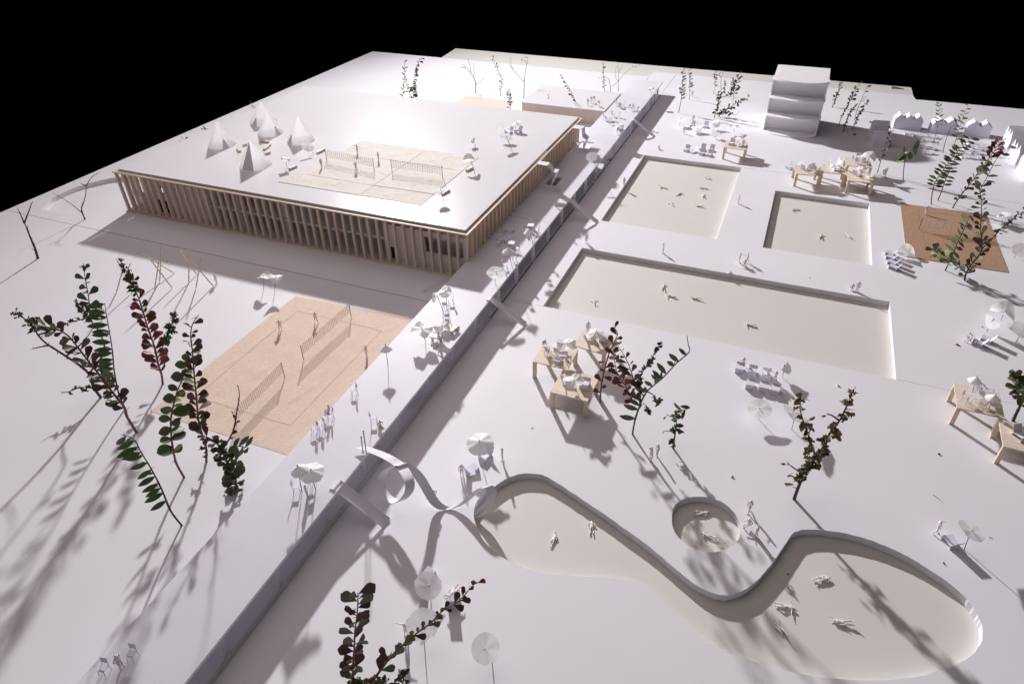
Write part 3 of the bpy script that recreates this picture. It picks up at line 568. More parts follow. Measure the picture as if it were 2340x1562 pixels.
for v, x, y, z, f, lab in [('a', 1195, 375, DZ, 10, 'cafe table beside the far closed cone parasol on the deck'), ('a', 850, 690, DZ, 10, 'cafe table beside the second cone parasol on the deck'), ('U', 330, 540, TZ, 15, 'left cafe table on the crowded middle platform'), ('U', 455, 650, TZ, 15, 'right cafe table on the crowded middle platform'),
                           ('W', 730, 610, TZ, 15, 'front cafe table on the right platform'), ('W', 905, 480, TZ, 15, 'rear cafe table on the right platform'), ('R', 1440, 320, TZ, 10, 'cafe table on the rearmost crowded platform'), ('b', 870, 790, DZ, 10, 'cafe table in the rear cluster on the far deck'), ('b', 640, 1070, DZ, 10, 'cafe table in the nearer cluster on the far deck')]:
    CAFE.put(lab, at(v, x, y, z), f, .95)
# beer-garden benches between the houses
def bench_proto():
    t = thing('garden_table', '', 'table'); MB().box(-1.1, 1.1, -.3, .3, .62, .68).build('tabletop', MT['paper'], t)
    for s in (-1, 1):
        MB().box(-1.1, 1.1, s*.75 - .14, s*.75 + .14, .34, .39).build('bench', MT['lilac'], t); MB().box(s*.85 - .04, s*.85 + .04, -.8, .8, 0, .335).build('trestle', MT['lilac'], t)
    return t
GT = Kind(bench_proto, 'small white picnic tables between the houses')
for i, (x, y, lab) in enumerate([(640, 700, 'picnic table nearest the shaded houses'), (745, 720, 'second picnic table from the shaded houses'), (860, 735, 'picnic table in front of the joined triple gable'), (965, 745, 'picnic table below the gap between the gabled houses'), (900, 795, 'picnic table just behind the bare branched twig'), (860, 890, 'picnic table right of the drooping dark leaves'), (945, 915, 'picnic table in the second line behind the bare twig'), (900, 980, 'picnic table at the left end of the nearest line'),
                                 (1560, 850, 'farthest picnic table on the right side of the yard'), (1700, 880, 'picnic table facing the upper triple of houses'), (1510, 925, 'picnic table left in the middle right line'), (1630, 920, 'picnic table right in the middle right line'), (1470, 985, 'picnic table behind the paired green stems'), (1620, 985, 'picnic table behind the dark red twig top'), (1460, 1040, 'nearest picnic table beside the paired green stems'), (1590, 1055, 'nearest picnic table left of the dark red twig')]):
    GT.put(lab, at('T', x, y), 80 + (i*37) % 20, .9)
for v, x, y, z, f, lab in [
    ('J', 1475, 560, 0, 60, 'lounger beside the standing figure at the curved pool head'), ('J', 1605, 440, 0, 250, 'lounger shaded by the big disc parasol at the curved pool head'), ('M', 1490, 690, 0, 120, 'lounger by the leaning figure right of the curved pool'), ('K', 1450, 480, 0, 75, 'lounger behind the steeply tilted disc at the front'), ('K', 1700, 690, 0, 110, 'lounger with a lying figure under the front leafy twig'),
    ('Y', 250, 1065, 0, 160, 'topmost white lounger of the four in a column by the kraft court'), ('Y', 262, 1128, 0, 160, 'second white lounger from the top by the kraft court'), ('Y', 285, 1205, 0, 160, 'third white lounger from the top by the kraft court'), ('Y', 305, 1275, 0, 160, 'lowest white lounger of the four by the kraft court'),
    ('X', 520, 1295, 0, 160, 'left lounger of the pair at the right edge beside a crouching couple'), ('X', 690, 1225, 0, 160, 'right lounger of the pair at the right edge below the big parasols'),
    ('Q', 545, 815, 0, 262, 'leftmost lounger of the group above the upper pool'), ('Q', 675, 840, 0, 215, 'low turned lounger, second from left above the upper pool'), ('Q', 825, 800, 0, 262, 'back middle lounger above the upper pool'), ('Q', 815, 875, 0, 262, 'front middle lounger above the upper pool'), ('Q', 985, 815, 0, 262, 'back right lounger above the upper pool'), ('Q', 955, 900, 0, 262, 'front right lounger above the upper pool'),
    ('Q', 650, 385, 0, 265, 'lounger between the folded tissue parasols near the tower'), ('Q', 880, 395, 0, 265, 'lounger right of the folded tissue parasols near the tower'), ('R', 195, 425, 0, 240, 'lounger left of the four wooden platforms'), ('R', 345, 410, 0, 230, 'lounger half hidden by the leftmost wooden platform'),
    ('R', 430, 455, TZ, 60, 'left lounger on the leftmost of four platforms'), ('R', 635, 465, TZ, 60, 'right lounger on the leftmost of four platforms'), ('R', 950, 395, TZ, 20, 'rear lounger on the second platform from the left'), ('R', 985, 460, TZ, 20, 'front lounger on the second platform from the left'), ('R', 1355, 555, TZ, 60, 'left lounger on the rightmost of four platforms'), ('R', 1600, 585, TZ, 40, 'right lounger on the rightmost of four platforms'),
    ('Q', 1345, 700, TZ, 262, 'upright lounger on the lone platform near the tower'), ('Q', 1510, 725, TZ, 215, 'low lounger on the lone platform near the tower'), ('W', 1350, 1050, TZ, 300, 'lounger on the platform table cut by the right edge'),
    ('p', 1085, 408, RZ, 240, 'lounger under the rearmost roof parasol'), ('p', 950, 418, RZ, 240, 'lounger half hidden behind the wide roof parasols'), ('b', 870, 1262, DZ, 80, 'lounger under the bright flat parasol on the far deck'),
    ('U', 735, 385, TZ, 40, 'left lounger on the platform by the big pool'), ('U', 930, 415, TZ, 90, 'right lounger on the platform by the big pool'), ('U', 470, 910, TZ, 30, 'lounger behind the ruffled parasol on the front platform')]:
    LNG.put(lab, at(v, x, y, z), f, .92)
for v, x, y, z, f, lab in [('V', 1590, 770, 0, 100, 'back left cube seat of the six, with a lounging figure on it'), ('V', 1680, 790, 0, 100, 'back middle cube seat of the six by the big pool'), ('V', 1778, 812, 0, 100, 'back right cube seat of the six, behind two figures'), ('V', 1665, 885, 0, 100, 'front left cube seat of the six'), ('V', 1758, 902, 0, 100, 'front middle cube seat of the six'), ('V', 1840, 922, 0, 100, 'front right cube seat of the six'), ('U', 712, 950, TZ, 100, 'cube seat on the front platform of the middle three')]:
    CUB.put(lab, at(v, x, y, z), f - 190 if z == 0 else 270, .92)
# benches
def stick_bench(v, a, b, z, lab, legs=False):
    p, q = at(v, *a, z), at(v, *b, z); c = (p + q)/2; L = (q - p).length; t = thing('wooden_bench', lab, 'bench', (c.x, c.y, z), math.atan2((q - p).y, (q - p).x), 'little wooden stick benches')
    h = .55 if legs else .34
    MB().box(-L/2, L/2, -.24, .24, h - .16 if legs else .004, h).build('seat', MT['balsa'], t)
    if legs:
        for s in (-1, 1): MB().box(s*L*.34 - .09, s*L*.34 + .09, -.18, .18, .004, h - .165).build('leg', MT['white'], t)
for v, a, b, z, lab in [('N', (910, 890), (985, 868), RZ, 'bench between the leftmost and nearest cone tents'), ('N', (815, 930), (850, 1000), RZ, 'short bench left of the nearest cone tent'), ('N', (1205, 810), (1360, 830), RZ, 'shaded bench in front of the middle cone tent'), ('N', (1280, 965), (1385, 880), RZ, 'brightly lit bench right of the nearest cone tent'), ('N', (1290, 1045), (1385, 1015), RZ, 'bench touching the right flank of the nearest cone tent'), ('N', (2225, 1025), (2345, 965), RZ, 'bench at the left end of the roof court'), ('N', (1730, 1315), (1855, 1260), RZ, 'bench beside the ruffled parasol left of the roof court'),
                        ('O', (2135, 1000), (2245, 935), RZ, 'bench at the front right corner of the roof court'), ('p', (300, 990), (385, 945), RZ, 'bench at the back right corner of the roof court'), ('Y', (1850, 690), (1900, 700), 0, 'small wood block under the wavy parasol by the kraft court'), ('C', (1775, 895), (1795, 885), .01, 'upper bench under the walkway edge'), ('C', (1655, 1062), (1678, 1050), .01, 'lower bench under the walkway edge')]:
    stick_bench(v, a, b, z, lab)
stick_bench('Z', (415, 1010), (600, 1040), DZ, 'plank bench with white feet behind the standing figure on the deck', True); stick_bench('Z', (715, 940), (820, 850), DZ, 'plank bench with white feet at the sunny deck edge', True)
# ------------------------------------------------------------------ parasols
def parasol(lab, v, bx, by, z, cx, cy, r, kind, nx=0.0, ny=-.3, grp=None, seed=0):
    r *= .76; b = at(v, bx, by, z); top = stand(b, v, cx, cy) - b; t = thing('paper_parasol', lab, 'parasol', b, 0, grp or 'tissue paper parasols on steel pins')
    k = .7 if abs(ny) > .83 else .4; n = V3((nx*(.5 + k/2), ny*k, 1)).normalized(); R = n.to_track_quat('Z', 'Y').to_matrix(); rg = random.Random(seed + len(lab)*7)
    tip = top + n*(.12 if kind != 'cone' else .1)
    MB().tube([V3((0, 0, -.02)), top*.55 + V3((rg.uniform(-.03, .03), 0, 0)), tip], .034, 6).build('pole', MT['pin'], t); MB().ball(tip, .085, 7, 5).build('pin_head', MT['pinhead'], t)
    N_, K = 28, 5; vs = [(0, 0, 0)]; fs = []; a0 = rg.uniform(0, 6.28); lob = [1 + rg.uniform(-.05, .05) for _ in range(N_)]
    for k in range(1, K + 1):
        for j in range(N_):
            ph = 2*math.pi*j/N_; q = k/K; rr = r*q*(lob[j] if k == K else 1)
            x, y = rr*math.cos(ph), rr*math.sin(ph)
            if kind == 'disc': h = r*.05*q*q*math.sin(2*ph + a0) + r*.02*math.sin(5*ph + a0)*q
            elif kind == 'cone': x *= .82; y *= .82; h = -r*.72*q + r*.04*math.sin(9*ph)*q
            elif kind == 'wide': x *= .94; y *= .94; h = -r*.36*q + r*.05*math.sin(7*ph + a0)*q
            elif kind == 'fold': h = -abs(y)*.95 + r*.03*math.sin(4*ph); y *= .55
            elif kind == 'wing': h = r*.35*q*q*math.cos(2*ph + a0) + r*.05*math.sin(5*ph)*q
            else: h = r*.22*q*q*math.sin(3*ph + a0) + r*.10*q*math.sin(7*ph + a0*2) - r*.12*q
            vs.append((x, y, h))
    for j in range(N_): fs.append((0, 1 + j, 1 + (j + 1) % N_))
    for k in range(K - 1):
        for j in range(N_): fs.append((1 + k*N_ + j, 1 + (k + 1)*N_ + j, 1 + (k + 1)*N_ + (j + 1) % N_, 1 + k*N_ + (j + 1) % N_))
    mb = MB(); mb.add([R @ V3(q) + top for q in vs], fs); mb.build('canopy', MT['tissue_backlit' if abs(ny) > .62 or v == 'K' else 'tissue'], t, True)
for A in [
    ('tilted edge-on parasol in front of the rightmost cone', 'N', 2172, 1032, RZ, 2045, 900, 1.45, 'disc', .75, -.5), ('small ruffled parasol left of the roof court', 'N', 1690, 1285, RZ, 1655, 1115, 1.15, 'ruffle', 0, -.1), ('narrow folded parasol behind the roof court corner', 'p', 432, 612, RZ, 398, 500, 1.0, 'fold', .9, -.2), ('tilted wing parasol beside the back right court corner', 'p', 415, 958, RZ, 352, 800, 1.45, 'wing', .35, -.1), ('nearest of the three wide parasols at the back of the roof', 'p', 965, 640, RZ, 885, 465, 1.6, 'disc', .5, .0), ('largest of the three wide parasols at the back of the roof', 'p', 915, 505, RZ, 842, 322, 1.5, 'disc', -.1, -.7), ('rearmost of the three wide parasols at the back of the roof', 'p', 1020, 390, RZ, 1040, 255, 1.4, 'wide', -.4, -.6), ('half closed parasol at the front right corner of the roof court', 'O', 2162, 1100, RZ, 2110, 905, 1.1, 'fold', .5, -.8),
    ('round parasol facing out beside the nearer folded stair', 'C', 1688, 940, DZ, 1660, 868, 1.45, 'disc', 0, -.9), ('closed cone parasol by the far deck cafe table', 'a', 1238, 612, DZ, 1160, 340, 1.25, 'cone', 0, 0), ('closed cone parasol by the second deck cafe table', 'a', 865, 1022, DZ, 790, 670, 1.35, 'cone', .05, -.1), ('pale dished parasol at the deck edge where the shade ends', 'a', 557, 1305, DZ, 580, 1115, 1.7, 'disc', .15, -.35), ('left leaf of the paired parasol on the sunny deck', 'Z', 600, 590, DZ, 525, 370, 1.25, 'wing', -.7, -.3), ('right leaf of the paired parasol on the sunny deck', 'Z', 660, 545, DZ, 640, 300, 1.2, 'ruffle', .2, -.3),
    ('ruffled parasol with a long pin casting the heart-shaped deck shadow', 'Z', 340, 1040, DZ, 288, 850, 1.75, 'ruffle', 0, .05), ('ruffled parasol behind the bench and the standing deck figure', 'Z', 590, 962, DZ, 585, 815, 1.25, 'ruffle', .1, -.35), ('small closed cone parasol alone at the deck edge by the court', 'F', 1050, 852, DZ, 1032, 712, 1.1, 'cone', 0, 0), ('left of the two tissue parasols at the near deck', 'J', 282, 700, DZ, 250, 510, 1.3, 'cone', -.1, -.2), ('right, wider one of the two tissue parasols at the near deck', 'J', 380, 690, DZ, 345, 540, 1.6, 'wide', .1, -.3),
    ('faint parasol at the far end of the walkway', 'b', 1545, 520, DZ, 1555, 400, 1.15, 'ruffle', .2, -.4), ('bright flat parasol over a lounger on the far deck', 'b', 830, 1312, DZ, 850, 1165, 1.5, 'ruffle', 0, -.1),
    ('left petal of the white pair casting two drop shadows by the court', 'E', 1880, 318, 0, 1880, 220, 1.2, 'wing', -.15, -.1), ('right petal of the white pair casting two drop shadows by the court', 'E', 1957, 348, 0, 1965, 230, 1.25, 'wing', .35, -.05), ('large round parasol at the head of the curved pool', 'J', 1553, 465, 0, 1548, 335, 1.9, 'wide', 0, -.6), ('large round disc tilted to the viewer right of the six cube seats', 'V', 1728, 1118, 0, 1733, 1040, 1.7, 'disc', 0, -.55), ('half folded parasol on a pin beside the six cube seats', 'V', 1899, 822, 0, 1912, 735, 1.25, 'fold', -.6, .3), ('thin edge-on disc behind the dry berry twig', 'V', 1963, 1187, 0, 1993, 1075, 1.9, 'disc', .55, .45), ('flat parasol right of the curved pool with the long dark shadow', 'M', 1567, 706, 0, 1612, 590, 1.5, 'disc', .45, .25),
    ('steeply tilted disc leaning over a lounger at the front', 'K', 1495, 616, 0, 1478, 535, 1.55, 'disc', .75, -.3), ('big translucent disc behind the front leafy twig', 'K', 1440, 1020, 0, 1420, 880, 1.65, 'disc', .0, -.75), ('crumpled round disc at the very front right of the leafy twig', 'K', 2048, 1225, 0, 1985, 1095, 1.5, 'disc', -.25, -.95),
    ('folded parasol of the big pair at the right edge', 'X', 650, 1020, 0, 790, 770, 1.6, 'fold', -.5, -.5), ('largest wavy parasol of the pair at the right edge', 'X', 925, 800, 0, 1010, 610, 2.0, 'wing', .3, -.5), ('round parasol cut by the right frame edge', 'X', 1222, 1238, 0, 1370, 990, 1.75, 'disc', .2, -.75), ('disc parasol leaning over the column of four white loungers', 'Y', 437, 1085, 0, 490, 1015, 1.75, 'wing', .3, -.7), ('wavy parasol behind the dark drooping twig right of the kraft court', 'Y', 1880, 610, 0, 1905, 505, 1.7, 'wing', -.3, -.2), ('round translucent parasol at the right edge below the kraft court corner', 'Y', 2058, 1102, 0, 2170, 985, 1.6, 'disc', .1, -.85), ('small wing parasol right of the four wooden platforms', 'R', 1900, 602, 0, 1905, 425, 1.5, 'fold', .5, -.5),
    ('leftmost tissue parasol in the group before the tower', 'Q', 405, 378, 0, 445, 250, 1.5, 'disc', -.1, -.6), ('second tissue parasol in the group before the tower, folded like a leaf', 'Q', 720, 502, 0, 735, 375, 1.75, 'fold', .3, -.8), ('back right tissue parasol in the group before the tower', 'Q', 1020, 450, 0, 1035, 325, 1.6, 'wing', .1, -.5), ('front middle tissue parasol in the group before the tower', 'Q', 1065, 610, 0, 1060, 465, 1.6, 'fold', -.3, -.7), ('small far right tissue parasol in the group before the tower', 'Q', 1385, 503, 0, 1390, 370, 1.15, 'ruffle', 0, -.2),
    ('conical parasol on the platform by the big pool', 'U', 830, 420, TZ, 846, 295, 1.35, 'wide', 0, -.1), ('ruffled parasol on the chair-crowded middle platform', 'U', 462, 570, TZ, 492, 440, 1.45, 'ruffle', .1, -.2), ('ruffled parasol seen from above on the front platform', 'U', 605, 985, TZ, 580, 880, 1.35, 'ruffle', -.1, -.5), ('tall conical parasol on the right platform', 'W', 735, 460, TZ, 795, 245, 1.1, 'cone', 0, 0), ('short conical parasol at the front of the right platform', 'W', 952, 692, TZ, 1050, 485, 1.15, 'cone', 0, 0),
    ('hood parasol on the leftmost of four platforms', 'R', 568, 482, TZ, 590, 345, 1.2, 'fold', .3, -.4), ('cupped parasol on the second platform from the left', 'R', 1050, 415, TZ, 1105, 270, 1.25, 'fold', -.3, -.2), ('broad wavy parasol on the rearmost platform', 'R', 1570, 360, TZ, 1610, 210, 1.7, 'wing', .2, -.4), ('petal parasol on the rightmost of four platforms', 'R', 1458, 590, TZ, 1495, 440, 1.4, 'ruffle', .1, -.2), ('folded parasol on the lone platform near the tower', 'Q', 1435, 697, TZ, 1475, 560, 1.3, 'ruffle', 0, -.3)]:
    parasol(*A)
# ------------------------------------------------------------------ cast scale figures: one skinned mesh per pose
def figure(pose):
    """skeleton grown with a skin modifier; faces +Y, feet at z = 0"""
    P = dict(pel=(0, 0, .90), wai=(0, .0, 1.06), che=(0, .01, 1.27), nck=(0, .01, 1.43), jaw=(0, .03, 1.52), top=(0, .02, 1.66))
    A = {'hang': [(.20, 0, 1.37), (.25, -.01, 1.12), (.25, .06, .88)], 'hip': [(.20, 0, 1.37), (.36, -.06, 1.16), (.20, .05, 1.0)], 'out': [(.20, 0, 1.39), (.44, .02, 1.36), (.66, .06, 1.33)],
         'fwd': [(.20, 0, 1.37), (.24, .16, 1.2), (.17, .38, 1.28)], 'up': [(.19, 0, 1.40), (.30, .02, 1.62), (.27, .04, 1.86)], 'head': [(.19, 0, 1.40), (.36, .05, 1.55), (.14, .05, 1.66)], 'wave': [(.20, 0, 1.37), (.42, .0, 1.2), (.6, .12, 1.36)]}
    Lg = {'str': [(.10, 0, .87), (.11, .02, .47), (.11, -.01, .08), (.12, .15, .03)], 'stepf': [(.10, 0, .87), (.10, .17, .49), (.10, .18, .08), (.10, .34, .03)], 'stepb': [(.10, 0, .87), (.11, -.02, .47), (.11, -.30, .12), (.11, -.18, .03)],
          'sit': [(.10, .02, .87), (.12, .44, .87), (.12, .46, .45), (.12, .62, .40)], 'kick': [(.10, 0, .87), (.2, .12, .50), (.16, -.08, .14), (.17, .0, .03)], 'crou': [(.10, 0, .87), (.16, .40, .95), (.16, .16, .55), (.17, .34, .50)], 'long': [(.10, .02, .87), (.12, .42, .98), (.12, .80, .80), (.12, .86, .93)]}
    la, ra, ll, rl = pose; V = []; E_ = []; Rd = []
    def ad(p, r, par=None):
        V.append(p); Rd.append((r[0]*1.14, r[1]*1.14) if isinstance(r, tuple) else (r*1.2, r*1.2))
        if par is not None: E_.append((par, len(V) - 1))
        return len(V) - 1
    pel = ad(P['pel'], (.135, .10)); wa = ad(P['wai'], (.115, .09), pel); ch = ad(P['che'], (.15, .105), wa); nk = ad(P['nck'], .055, ch); jw = ad(P['jaw'], (.082, .09), nk); ad(P['top'], (.078, .085), jw)
    ends = []
    for s, a in ((-1, A[la]), (1, A[ra])):
        p = ch
        for q, r in zip(a, (.062, .046, .032)): p = ad((q[0]*s, q[1], q[2]), r, p)
        ends.append((Vector((a[1][0]*s, a[1][1], a[1][2])), Vector((a[2][0]*s, a[2][1], a[2][2])), s))
        d = (ends[-1][1] - ends[-1][0]).normalized(); h = ends[-1][1] + d*.07; ad(tuple(h), (.034, .022), p)
    for s, a in ((-1, Lg[ll]), (1, Lg[rl])):
        p = pel
        for q, r in zip(a, (.088, .064, .044, .036)): p = ad((q[0]*s, q[1], q[2]), r, p)
    me = bpy.data.meshes.new('figure'); me.from_pydata(V, E_, []); o = bpy.data.objects.new('figure', me); COL.objects.link(o)
    m = o.modifiers.new('skin', 'SKIN'); m.use_smooth_shade = True
    for i, sv in enumerate(me.skin_vertices[0].data): sv.radius = Rd[i]; sv.use_root = (i == 0)
    ss = o.modifiers.new('sub', 'SUBSURF'); ss.levels = 1; ss.render_levels = 1
    out = bpy.data.meshes.new_from_object(o.evaluated_get(bpy.context.evaluated_depsgraph_get())); bpy.data.objects.remove(o)
    mb = MB(); mb.v = [tuple(v.co) for v in out.vertices]; mb.f = [tuple(p.vertices) for p in out.polygons]; bpy.data.meshes.remove(out)
    mb.add([(-.018, .10, 1.545), (.018, .10, 1.545), (0, .135, 1.55), (0, .105, 1.60)], [(0, 1, 2), (0, 2, 3), (1, 3, 2)])   # nose
    for s in (-1, 1): mb.ball((.084*s, .02, 1.57), .022, 5, 4); mb.ball((.03*s, .102, 1.60), .012, 5, 4)
    for e, w, s in ends:    # four bent fingers and a thumb on each palm
        d = (w - e).normalized(); sd = d.cross(Vector((0, 1, 0))); sd = sd.normalized() if sd.length > .05 else Vector((0, 0, 1)); nr = sd.cross(d)
        for k, L in enumerate((.065, .08, .075, .055)):
            b = w + d*.09 + sd*(-.027 + .018*k); mb.tube([b - d*.03, b + d*L*.6, b + d*L*.95 + nr*L*.3], [.010, .0095, .007], 4)
        b = w + d*.035 - sd*.03; mb.tube([b, b - sd*.025 + d*.03, b - sd*.022 + d*.062], [.011, .010, .008], 4)
    return mb.mesh('figure', MT['cast'], True)
FIG = {k: figure(p) for k, p in {'stand': ('hang', 'hang', 'str', 'str'), 'hips': ('hip', 'hip', 'str', 'kick'), 'walk': ('fwd', 'hang', 'stepf', 'stepb'), 'talk': ('fwd', 'hip', 'str', 'str'), 'out': ('out', 'wave', 'str', 'str'), 'arms': ('out', 'out', 'str', 'str'),
                                   'head': ('head', 'head', 'str', 'kick'), 'sit': ('fwd', 'hang', 'sit', 'sit'), 'lounge': ('hip', 'fwd', 'long', 'sit'), 'crouch': ('fwd', 'fwd', 'crou', 'sit'), 'swim': ('up', 'out', 'str', 'kick'), 'float': ('out', 'wave', 'kick', 'str'), 'crawl': ('up', 'hang', 'stepf', 'str')}.items()}
NP = [0]
def person(lab, loc, pose, face, grp='white scale figures standing about', lie=None, sc=1.0):
    o = bpy.data.objects.new('person', FIG[pose]); COL.objects.link(o); tag(o, lab, 'person', grp)
    rz = Matrix.Rotation(math.radians(face - 90), 4, 'Z'); m = Matrix.Translation(loc) @ rz @ Matrix.Scale(sc, 4)
    if lie == 'back': m = m @ Matrix.Translation((0, -.85, .13)) @ Matrix.Rotation(-math.pi/2, 4, 'X')
    elif lie == 'front': m = m @ Matrix.Translation((0, -.85, .16)) @ Matrix.Rotation(-math.pi/2, 4, 'X') @ Matrix.Rotation(math.pi, 4, 'Z')
    o.matrix_world = m; return o
ST = 'white scale figures standing about'; SW = 'white scale figures lying in the pools'
for v, x, y, z, pose, f, lab in [
    ('J', 1422, 582, 0, 'stand', 300, 'white figure standing beside a lounger left of the big disc parasol'), ('J', 1710, 467, 0, 'hips', 200, 'white figure right of the big disc parasol above the curved pool'), ('V', 955, 1400, 0, 'hips', 40, 'left one of two white figures standing in twig shadow'), ('V', 1002, 1375, 0, 'stand', 220, 'right one of two white figures standing in twig shadow'),
    ('D', 285, 1141, 0, 'stand', 200, 'white figure alone on the bank between the upper and the big pool'), ('D', 718, 1194, 0, 'talk', 0, 'left one of the standing pair at the rim of the big pool'), ('D', 764, 1196, 0, 'walk', 180, 'right one of the standing pair at the rim of the big pool'), ('D', 1388, 1358, 0, 'stand', 250, 'white figure standing at the far right corner of the big pool'), ('D', 714, 861, 0, 'hips', 200, 'white figure on the strip between the two upper pools'), ('D', 64, 757, 0, 'stand', 330, 'white figure at the left rim of the upper pool'), ('C', 1622, 1482, 0, 'stand', 300, 'white figure by the far left corner of the big pool'),
    ('L', 1845, 543, 0, 'walk', 230, 'upper white figure right of the round pool'), ('L', 1886, 691, 0, 'hips', 150, 'lower white figure right of the round pool'), ('M', 1380, 603, 0, 'walk', 20, 'white figure leaning forward behind the lounger at lower right'), ('E', 1547, 273, 0, 'hips', 260, 'white figure beside the toothpick sculptures'),
    ('F', 287, 605, .06, 'hips', 330, 'left player on the beige court'), ('F', 541, 551, .06, 'walk', 330, 'back player on the beige court'), ('F', 901, 793, .06, 'stand', 180, 'player at the right edge of the beige court by the walkway'), ('F', 1415, 692, DZ, 'out', 270, 'white figure with spread arms before the plank bench on the deck'), ('C', 1406, 1222, DZ, 'stand', 240, 'white figure at the deck edge by a narrow slide'),
    ('J', 322, 738, DZ, 'stand', 60, 'white figure before the two tissue parasols at the near deck'), ('I', 778, 1458, DZ, 'hips', 20, 'white figure between the two chairs at the very front'), ('O', 808, 352, RZ + .06, 'arms', 270, 'back player on the roof court near its top edge'), ('O', 1140, 472, RZ + .06, 'talk', 240, 'player behind the gap between the two roof nets'), ('O', 243, 572, RZ + .06, 'stand', 0, 'player at the left end of the roof court'), ('O', 787, 632, RZ + .06, 'hips', 80, 'player in front of the left roof net'),
    ('Y', 738, 456, .075, 'arms', 300, 'white figure with raised arms on the brown kraft court'), ('Q', 487, 515, 0, 'hips', 260, 'white figure under the leftmost parasol before the tower'), ('U', 745, 308, TZ, 'stand', 300, 'white figure standing on the platform by the big pool'), ('V', 1787, 828, 0, 'talk', 320, 'left standing figure behind the six cube seats'), ('V', 1838, 850, 0, 'walk', 140, 'right standing figure behind the six cube seats'), ('K', 1283, 975, 0, 'arms', 270, 'white figure with outspread arms behind the front leafy twig'),
    ('b', 210, 742, tz, 'stand', 300, 'left standing figure on the timber box roof'), ('b', 278, 702, tz, 'hips', 300, 'right standing figure on the timber box roof'), ('d', 792, 797, 0, 'stand', 260, 'faint far figure right of the green stems by the walkway end'), ('d', 520, 728, 0, 'stand', 260, 'faint far figure beside the walkway end post'), ('Q', 650, 300, 0, 'stand', 260, 'figure behind the folded lounger in the parasol group by the tower')]:
    person(lab, at(v, x, y, z), pose, f)
SI = 'white scale figures sitting or crouching'
for v, x, y, z, pose, f, dz, lab in [('D', 745, 1232, 0, 'crouch', 250, -.45, 'crouched figure in front of the standing pair at the pool rim'), ('D', 1352, 1370, 0, 'sit', 270, -.62, 'figure sitting on the rim at the far right corner of the big pool'), ('D', 660, 1300, -PD, 'crouch', 90, -.4, 'figure against the far wall inside the big pool'), ('L', 1835, 650, 0, 'lounge', 230, -.5, 'figure reclining at the right rim of the round pool'), ('F', 642, 1222, DZ, 'sit', 230, -.05, 'figure seated on a chair by the corner of the beige court'), ('F', 1003, 1332, DZ, 'sit', 330, -.8, 'figure sitting on the walkway edge'),
                                     ('V', 1608, 752, .66, 'lounge', 100, -.78, 'figure lounging on the back left cube seat'), ('J', 1225, 765, .8, 'lounge', 320, -.72, 'figure sliding down the curled ribbon'), ('X', 262, 1290, 0, 'crouch', 200, -.45, 'front figure of the crouching couple at the right edge'), ('X', 225, 1240, 0, 'crouch', 330, -.45, 'back figure of the crouching couple at the right edge'), ('Q', 30, 848, 0, 'lounge', 300, -.7, 'figure sitting on the ground above the upper pool')]:
    person(lab, at(v, x, y, z + dz), pose, f, SI)
for v, x, y, pose, f, lie, lab in [
    ('D', 290, 772, 'swim', 170, 'front', 'leftmost swimmer in the upper pool'), ('D', 375, 808, 'float', 60, 'front', 'swimmer left of centre in the upper pool'), ('D', 335, 868, 'swim', 130, 'back', 'front left swimmer in the upper pool'), ('D', 543, 720, 'float', 140, 'front', 'rearmost swimmer in the upper pool'), ('D', 512, 775, 'swim', 10, 'front', 'swimmer just below the rearmost one in the upper pool'), ('D', 514, 818, 'crawl', 100, 'front', 'swimmer right of centre in the upper pool'), ('D', 493, 877, 'crawl', 170, 'front', 'front right swimmer in the upper pool'),
    ('D', 1037, 897, 'float', 200, 'front', 'swimmer at the left end of the small square pool'), ('D', 1180, 1050, 'crawl', 80, 'front', 'middle swimmer in the small square pool'), ('D', 1340, 1050, 'swim', 130, 'front', 'right swimmer in the small square pool'), ('V', 1045, 178, 'crawl', 95, 'front', 'upright swimmer in the middle of the big pool'), ('V', 1110, 245, 'swim', 165, 'front', 'swimmer in the middle of the big pool, in front of the upright one'), ('V', 1280, 260, 'crawl', 170, 'front', 'swimmer right of the middle pair in the big pool'), ('V', 555, 292, 'swim', 125, 'back', 'leftmost swimmer in the big pool'), ('V', 1670, 450, 'float', 170, 'front', 'nearest swimmer in the big pool'),
    ('L', 685, 715, 'crawl', 85, 'back', 'left swimmer in the left lobe of the curved pool'), ('L', 912, 640, 'hips', 105, 'back', 'right swimmer in the left lobe of the curved pool'), ('M', 662, 905, 'hips', 35, 'front', 'rear swimmer in the right lobe of the curved pool'), ('M', 425, 1075, 'float', 5, 'front', 'left swimmer in the right lobe, near the rim shadow'), ('M', 392, 1215, 'walk', 130, 'front', 'front left swimmer in the right lobe'), ('M', 795, 1178, 'crawl', 190, 'front', 'front right swimmer in the right lobe'), ('L', 1560, 555, 'hips', 30, 'front', 'rear bather in the round pool'), ('L', 1605, 690, 'hips', 170, 'back', 'front bather in the round pool')]:
    person(lab, at(v, x, y, -PD), pose, f, SW, lie, .98)
person('figure lying on a lounger under the front leafy twig', at('K', 1700, 600, .75), 'head', 250, SI, 'back')
